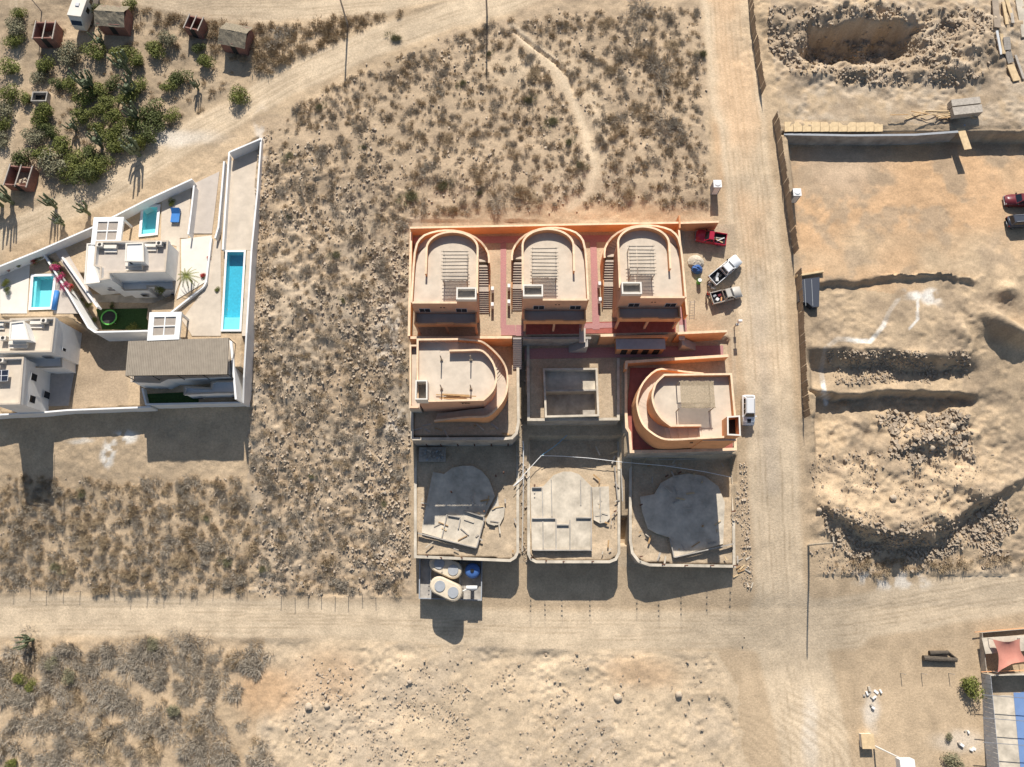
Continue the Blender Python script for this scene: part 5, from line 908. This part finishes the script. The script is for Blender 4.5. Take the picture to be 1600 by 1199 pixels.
LEAF = [leaf_mesh('leaves', 900, M[('leaf','leaf','leaf_dark','leaf','leaf_grey')[i]], i, .75, 5+i % 3) for i in range(5)]
trunk_m = MB()
for i in range(5): a = i*1.26; trunk_m.tube((0,0,-.2), (.4*math.cos(a), .4*math.sin(a), .5), .07, .03, 5)
TR = bpy.data.meshes.new('trunk'); TR.from_pydata(trunk_m.v, [], trunk_m.f); TR.materials.append(M['trunk'])
def add(name, me, loc, sc, rz, parent=None):
    o = bpy.data.objects.new(name, me); C.objects.link(o); o.location = loc; o.scale = sc; o.rotation_euler = (0, 0, rz)
    if parent: o.parent = parent
    return o
def shrub(px, py, r, label, group):
    p = G(px, py); o = add('dry_shrub', random.choice([DRY[k] for k in (0,1,3,5,7,7,0,2)] if py > 1000 else DRY), p, (r*random.uniform(.7,1.4), r*random.uniform(.7,1.3), r*random.uniform(.6,1.0)), random.uniform(0,6.28)); tag(o, label, 'shrub', group)
def bush(px, py, r, label, group, kind=None, cat='bush', rz=1.0):
    p = G(px, py); t_ = thing('green_bush', label, cat, p, random.uniform(0,6.28), group); k = random.choice(LEAF[:4]) if kind is None else LEAF[kind]
    add('crown', k, (0,0,.1*r), (r*random.uniform(.9,1.15), r*random.uniform(.9,1.15), r*random.uniform(.85,1.2)*rz), 0, t_); add('trunk', TR, (0,0,0), (r,r,r), 0, t_)
BUSHES = [(110,170,60),(100,260,55),(75,440,60),(80,590,55),(40,690,60),(20,800,55),(640,80,55),(600,340,65),(450,360,70),(780,340,60),(880,390,55),(720,520,45),(450,520,50),(290,430,60),(250,490,50),(370,520,40),(190,620,45),(310,690,65),(220,850,60),(330,820,55),(400,900,70),(170,990,65),(300,960,60),(370,1040,80),(540,620,65),(530,730,55),(640,800,50),(620,570,60),(740,720,60),(850,770,55),(800,880,60),(730,930,65),(590,960,60),(560,1110,70),(960,690,65),(930,830,65),(1000,760,60),(1080,720,50),(1140,490,60),(1060,530,45),(1070,250,55),(970,310,60),(1250,300,40),(1280,390,50),(830,45,45),(1500,600,60),(600,1050,70),(130,90,45),(30,880,50),(690,640,55),(800,600,60),(870,560,55),(700,860,60),(660,1000,60),(480,1000,60),(880,900,55),(760,820,55),(640,680,50),(270,760,55),(450,1080,60),(520,1060,55)]
for x, y, r in BUSHES:
    side = x < 140 and y < 900
    bush(x/4, y/4+4, r*.034, 'green bush in the hedge beside the narrow lane' if side else 'leafy green bush in the thicket around the brick huts', 'hedge bushes beside the lane' if side else 'green bushes around the brick huts', 4 if random.random() < .18 else None)
bush(1507, 1068, 2.1, 'yellow green bush against the corrugated yard wall', None, 0); bush(1481, 1150, .8, 'small round grey green bush on the bare lot', None, 4); bush(1487, 1190, 1.6, 'dry yellowish bush near the white post', None, 4)
for x, y, r, k, lab in ((86,418,1.1,'pink_flower','pink bougainvillea'),(95,433,1.0,'pink_flower','pink bougainvillea'),(103,447,.9,'pink_flower','pink bougainvillea'),(112,451,.7,'red_flower','red flowering shrub'),(14,420,.6,'red_flower','red flowering shrub'),(54,409,.7,'red_flower','red flowering shrub'),(318,432,.6,'red_flower','red flowering shrub'),(328,403,.5,'red_flower','red flowering shrub')):
    me = leaf_mesh('flowers', 500, M[k], int(x*7), .7, 4); p = P(x, y, 12.55); o = thing('flowering_shrub', lab+(' spilling along the slanting garden wall' if 80 < x < 115 else ' in the villa planting by the pool path'), 'shrub', p, 0, 'flowering shrubs of the villas'); add('blossom', me, (0,0,0), (r, r*1.1, r), 0, o); add('foliage', LEAF[2], (0,0,-.1), (r*.9, r*.9, r*.7), 1, o)
for x, y, r in ((20,416,.9),(28,414,.9),(12,440,.7),(13,455,.7),(8,447,.6),(62,405,.8),(135,495,.8),(148,500,.7),(176,478,.6),(140,478,.7),(268,430,.9),(255,455,1.0),(332,480,.7),(326,493,.7),(340,455,.6),(268,318,.8),(206,518,1.2),(215,520,1.0),(127,470,.6)):
    p = P(x, y, 12.4 if y < 470 else 9.5); o = thing('garden_shrub', 'clipped green shrub in the white villa gardens', 'shrub', p, random.uniform(0,6), 'green shrubs in the villa gardens'); add('crown', random.choice(LEAF[:3]), (0,0,0), (r,r,r), 0, o)
pp = P(300, 440, 12.5); pl = thing('palm_tree', 'small palm with drooping fronds beside the villa driveway', 'palm', pp); MB().tube((pp.x,pp.y,12.4), (pp.x+.1,pp.y,14.6), .14, .1, 8).build('trunk', M['trunk'], pl)
for i in range(13):
    a = i*2*math.pi/13+random.uniform(-.1,.1); m_ = MB(); c = Vector((pp.x+.1, pp.y, 14.6)); prev = c
    for j in range(7):
        f = (j+1)/7; q = c+Vector((math.cos(a)*1.7*f, math.sin(a)*1.7*f, .5*f-1.1*f*f)); d = q-prev; s = Vector((-math.sin(a), math.cos(a), -.3))
        for k in (-1, 1):
            for e in (0, .5): b0 = prev.lerp(q, e); m_.poly([b0, b0+d*.45, b0+d*.8+s*k*.38*(1.1-f*.8)])
        prev = q
    m_.build('frond', M['leaf'], pl)
# columnar cacti
def cactus_mesh(seed):
    r = random.Random(seed); mb = MB(); mb.tube((0,0,-.1), (0,0,.6), .09, .1, 8); n = r.randint(6, 10)
    for i in range(n):
        a = i*6.28/n+r.uniform(-.3,.3); rad = r.uniform(.12,.32); h_ = r.uniform(.65,1.05); b0 = Vector((math.cos(a)*.05, math.sin(a)*.05, .2+.2*r.random())); b1 = Vector((math.cos(a)*rad, math.sin(a)*rad, b0.z+.15)); b2 = Vector((math.cos(a)*rad*1.25, math.sin(a)*rad*1.25, h_)); mb.tube(b0, b1, .045, .05, 6); mb.tube(b1, b2, .05, .036, 7)
    me = bpy.data.meshes.new('cactus'); me.from_pydata([tuple(v) for v in mb.v], [], mb.f); me.materials.append(M['cactus']); return me
CT_ = [cactus_mesh(i) for i in range(4)]
for i, (x, y, h_) in enumerate(((143,143,4.5),(203,115,5),(210,150,4.5),(217,188,4),(218,243,4.5),(150,140,4),(163,73,3.2),(88,325,3.5),(100,352,3),(140,335,3.5),(4,322,4),(20,318,4.5),(52,1000,3.5),(160,230,4),(120,205,3),(310,140,2.5))):
    p = G(x, y); o = add('columnar_cactus', CT_[i % 4], p, (h_*.8, h_*.8, h_), random.uniform(0,6)); near = y > 300
    tag(o, 'many armed columnar cactus on the verge of the upper dirt road' if 300 < y < 400 else ('columnar cactus beside the lower dirt road' if y > 900 else 'many armed columnar cactus rising from the green thicket'), 'cactus', None if y > 900 else ('cacti on the road verge' if near else 'cacti in the thicket'))
# dry shrubs: the large ones one by one, the small ones as ground cover
def scatter(poly, n, dmin, tries=40):
    x0, x1 = min(p[0] for p in poly), max(p[0] for p in poly); y0, y1 = min(p[1] for p in poly), max(p[1] for p in poly); out = []
    for _ in range(n*tries):
        if len(out) >= n: break
        x, y = random.uniform(x0, x1), random.uniform(y0, y1)
        if not bool(inpoly(np.array([x]), np.array([y]), poly)[0]) or float(road_d(np.array([x]), np.array([y]))[0]) < .4: continue
        if any((x-a)**2+(y-b)**2 < dmin*dmin for a, b in out): continue
        out.append((x, y))
    return out
RA = [(415,230),(600,200),(640,345),(638,930),(400,928),(388,640),(405,400)]; RB_ = [(418,212),(475,156),(565,110),(700,58),(800,28),(1100,10),(1104,325),(900,325),(640,338),(600,200)]; RC = [(0,745),(240,752),(385,745),(400,925),(0,925)]; RD = [(0,1010),(250,1003),(405,1012),(425,1040),(360,1105),(425,1199),(0,1199)]
for reg, n, d, rr, lab, grp in ((RA, 62, 18, (.6,1.15), 'grey dry shrub on the stony slope beside the orange houses', 'dry shrubs on the stony slope'), (RB_, 70, 22, (.6,1.4), 'dry brown grey shrub on the scrub field above the orange houses', 'dry shrubs on the scrub field'), (RC, 48, 19, (.7,1.4), 'bare twiggy shrub in the scrub between the villas and the lower road', 'dry shrubs below the villas'), (RD, 104, 17, (1.0,1.9), 'dense grey leafless bush in the thicket below the lower road', 'leafless bushes below the lower road')):
    for x, y in scatter(reg, n, d): shrub(x, y, random.uniform(*rr), lab, grp)
for x, y, r in ((1030,115,2.6),(1010,90,2.0),(1045,195,2.2),(1000,15,2.0),(445,55,1.8),(415,65,1.6),(620,60,1.2),(1000,45,1.5)): shrub(x, y, r, 'broad spreading dry shrub, largest of the scrub field', 'broad dry shrubs')
for x, y in ((85,1035),(50,1075),(110,1055),(275,1110),(240,1005),(30,1060),(25,1190)): bush(x, y, 1.2, 'green tinged bush among the leafless thicket below the lower road', 'greenish bushes below the lower road', 4 if x > 60 else 0)
def ground_cover(name, pts, mats, label):
    tm = [np.array([v.co[:] for v in me.vertices]) for me in COVER]; tf = [[tuple(p.vertices) for p in me.polygons] for me in COVER]; V = []; Fc = []; k = 0
    for x, y, r in pts:
        i = random.randrange(len(COVER)); p = G(x, y); a = random.uniform(0, 6.28); c, s = math.cos(a)*r, math.sin(a)*r; v = tm[i]
        V.append(np.stack([v[:,0]*c-v[:,1]*s+p.x, v[:,0]*s+v[:,1]*c+p.y, v[:,2]*r+p.z], 1)); Fc += [tuple(q+k for q in f) for f in tf[i]]; k += len(v)
    me = bpy.data.meshes.new(name); me.from_pydata(np.concatenate(V).tolist(), [], Fc); me.materials.append(mats); o = bpy.data.objects.new(name, me); C.objects.link(o); return tag(o, label, 'scrub', kind='stuff')
COVER = [blades_mesh('tuft', 110, M['twig'], seed=50+i, w_=.028, L=(.3,.6)) for i in range(4)]
def rnd(reg, n, r0, r1): return [(x, y, random.uniform(r0, r1)) for x, y in scatter(reg, n, 0, 6)]
ground_cover('dry_scrub', rnd(RA, 750, .25, .8)+rnd(RB_, 700, .25, .8)+rnd(RC, 350, .3, .8), M['twig'], 'low grey dry scrub covering the open slopes')
ground_cover('dry_grass', rnd(RA, 600, .25, .7)+rnd(RB_, 800, .25, .8)+rnd(RC, 450, .3, .8)+rnd(RD, 50, .4, .8)+rnd([(175,10),(420,12),(600,20),(440,110),(390,110),(300,60)], 130, .5, 1.2)+rnd([(400,125),(560,50),(700,5),(560,22),(420,40)], 90, .3, .9)+rnd([(1270,880),(1600,860),(1600,880),(1400,905)], 40, .4, 1.0)+rnd([(50,30),(400,20),(400,130),(330,170),(210,250),(50,240)], 160, .3, .8), M['twig_brown'], 'low brown dry grass tufts on the open slopes')
# stones
def stones(name, spec, m, label):
    base = np.array([(-1,-1,-1),(1,-1,-1),(1,1,-1),(-1,1,-1),(-1,-1,1),(1,-1,1),(1,1,1),(-1,1,1)])*.5; fc = [(3,2,1,0),(4,5,6,7),(0,1,5,4),(1,2,6,5),(2,3,7,6),(3,0,4,7)]; V = []; N = 0
    for reg, n, s0, s1 in spec:
        xs_ = RS.uniform(min(p[0] for p in reg), max(p[0] for p in reg), n*3); ys_ = RS.uniform(min(p[1] for p in reg), max(p[1] for p in reg), n*3); jx = 70*(fbm(xs_, ys_, 50, 3, 95)-.5); jy = 70*(fbm(xs_, ys_, 50, 3, 97)-.5); ok = inpoly(xs_+jx, ys_+jy, reg) & (road_d(xs_, ys_) > .3) & ((xs_ < 642) | (xs_ > 1155) | (ys_ > 985) | (ys_ < 345) | (min(p[0] for p in reg) > 800) & (max(p[0] for p in reg) < 1190))
        cl = fbm(xs_, ys_, 40, 3, 91); ok &= RS.rand(len(xs_)) < sstep(.3, .62, cl)+.12; xs_, ys_ = xs_[ok][:n], ys_[ok][:n]
        z = np.full(xs_.shape, 8.0)
        for _ in range(10):
            u = (xs_-800)/F; v = (599.5-ys_)/F; s = (CZ-z)/(CT-v*ST); wx, wy = u*s, (v*CT+ST)*s; z = height(wx, wy)
        sz = s0+(s1-s0)*RS.rand(len(wx))**5; a = RS.rand(len(wx))*6.28; j = base[None]*(1+RS.uniform(-.55,.3,(len(wx),8,3))); j = j*sz[:,None,None]*RS.uniform(.6,1.2,(len(wx),1,3)); c, s_ = np.cos(a)[:,None], np.sin(a)[:,None]
        V.append(np.stack([j[...,0]*c-j[...,1]*s_+wx[:,None], j[...,0]*s_+j[...,1]*c+wy[:,None], j[...,2]+z[:,None]+sz[:,None]*.22], -1).reshape(-1, 3)); N += len(wx)
    V = np.concatenate(V); f = (np.array(fc)[None]+8*np.arange(N)[:,None,None]).reshape(-1, 4); me = bpy.data.meshes.new(name); me.vertices.add(len(V)); me.vertices.foreach_set('co', V.astype(np.float32).ravel()); me.loops.add(len(f)*4); me.loops.foreach_set('vertex_index', f.astype(np.int32).ravel()); me.polygons.add(len(f)); me.polygons.foreach_set('loop_start', np.arange(0, len(f)*4, 4, dtype=np.int32)); me.polygons.foreach_set('loop_total', np.full(len(f), 4, np.int32)); me.update(calc_edges=True); me.shade_flat(); me.materials.append(m); o = bpy.data.objects.new(name, me); C.objects.link(o); tag(o, label, 'stones', kind='stuff')
RUB = [(440,1030),(760,1005),(1110,1030),(1160,1199),(430,1199)]; SP1 = [(1200,10),(1550,10),(1550,130),(1400,135),(1205,100)]; SP2 = [(1280,780),(1400,825),(1560,775),(1590,800),(1560,860),(1400,880),(1290,850)]; SP3 = [(1370,650),(1520,640),(1520,720),(1380,725)]; SP4 = [(1290,552),(1515,548),(1515,596),(1300,600)]
stones('loose_stones', [(RA, 5000, .07, .4), (RB_, 2600, .06, .35), (RC, 700, .07, .3), ([(430,1060),(640,1040),(760,1090),(720,1199),(440,1199)], 2200, .06, .35), ([(720,1030),(1000,1040),(1000,1199),(720,1199)], 600, .06, .35), ([(560,380),(642,380),(642,900),(560,900)], 2200, .08, .45), ([(808,560),(826,560),(826,880),(808,880)], 350, .1, .4), ([(1146,720),(1185,720),(1185,940),(1146,900)], 450, .1, .35), ([(408,190),(425,200),(415,500),(395,500)], 300, .15, .45)], M['rock'], 'loose pale stones littering the slopes')
stones('rubble_stones', [(SP1, 4500, .08, .5), (SP2, 4500, .07, .5), (SP3, 2000, .08, .7), (SP4, 2500, .08, .4), ([(1265,700),(1560,700),(1560,800),(1265,780)], 700, .1, .4), ([(1262,860),(1600,850),(1600,900),(1290,900)], 700, .1, .4), (RA, 3000, .07, .4), (RUB, 900, .06, .45)], M['rock_dark'], 'dark rubble stones of the spoil heaps')
for i, (x, y, r) in enumerate(((1395,778,.8),(1487,668,1.0),(1280,797,.6),(1438,690,.6),(1455,700,.7),(1425,700,.6),(1470,690,.6),(1558,818,.5),(483,1104,.9),(511,1103,.6),(1060,1085,.8),(965,1090,.9),(640,1065,.6),(1545,805,.5))):
    p = G(x, y); m_ = MB(); n = 9
    for j in range(5):
        t_ = -.6+1.9*j/4
        for k in range(n): a = 2*math.pi*k/n; f = r*.62*math.cos(min(1.45, max(-.6, t_)))*random.uniform(.82,1.15); m_.v.append((p.x+f*math.cos(a)*1.15, p.y+f*math.sin(a), p.z+r*.5*math.sin(t_)+r*.15))
    m_.f = [(j*n+k, j*n+(k+1)%n, (j+1)*n+(k+1)%n, (j+1)*n+k) for j in range(4) for k in range(n)]+[tuple(range(4*n, 5*n))]
    one('boulder', m_, M['rock'], 'large pale boulder in the spoil heap of the building site' if x > 1200 else 'large pale boulder on the bulldozed ground below the lower road', 'boulder', 'boulders on the spoil heap' if x > 1200 else 'boulders below the lower road')
for x in list(range(22, 400, 26))+list(range(440, 600, 21)):
    y = 921+random.uniform(-3,3)+(10 if x > 430 else 0); p = G(x, y); h_ = random.uniform(1.1,1.6); one('fence_post', MB().tube((p.x,p.y,p.z-.15), (p.x+random.uniform(-.12,.12),p.y+random.uniform(-.1,.1),p.z+h_), .05, .04, 5), M['timber_grey'], 'crooked wooden fence post along the lower dirt road', 'fence post', 'fence posts along the lower road')

# litter of the raw platforms
for poly, n in (([(655,780),(805,780),(805,870),(655,866)], 26), ([(930,700),(965,700),(965,870),(930,870)], 18), ([(988,720),(1140,720),(1140,880),(1000,876)], 30), ([(652,655),(800,665),(800,683),(652,683)], 12), ([(1150,860),(1190,860),(1190,930),(1150,900)], 12)):
    for x, y in scatter(poly, n, 3):
        p = G(x, y); l = random.uniform(.3, 1.6); z0 = max(p.z, Z3+.42) if 690 < y < 885 and x < 1146 else p.z
        one('scrap_board', MB().obox((p.x, p.y), l, random.uniform(.1,.25), z0, z0+random.uniform(.05,.14), random.uniform(0, 3.1)), M[random.choice(['wood','timber_grey','plywood','concrete_pale','timber_grey'])], 'odd board or block left lying on the raw building plots', 'scrap', 'scrap on the building plots')
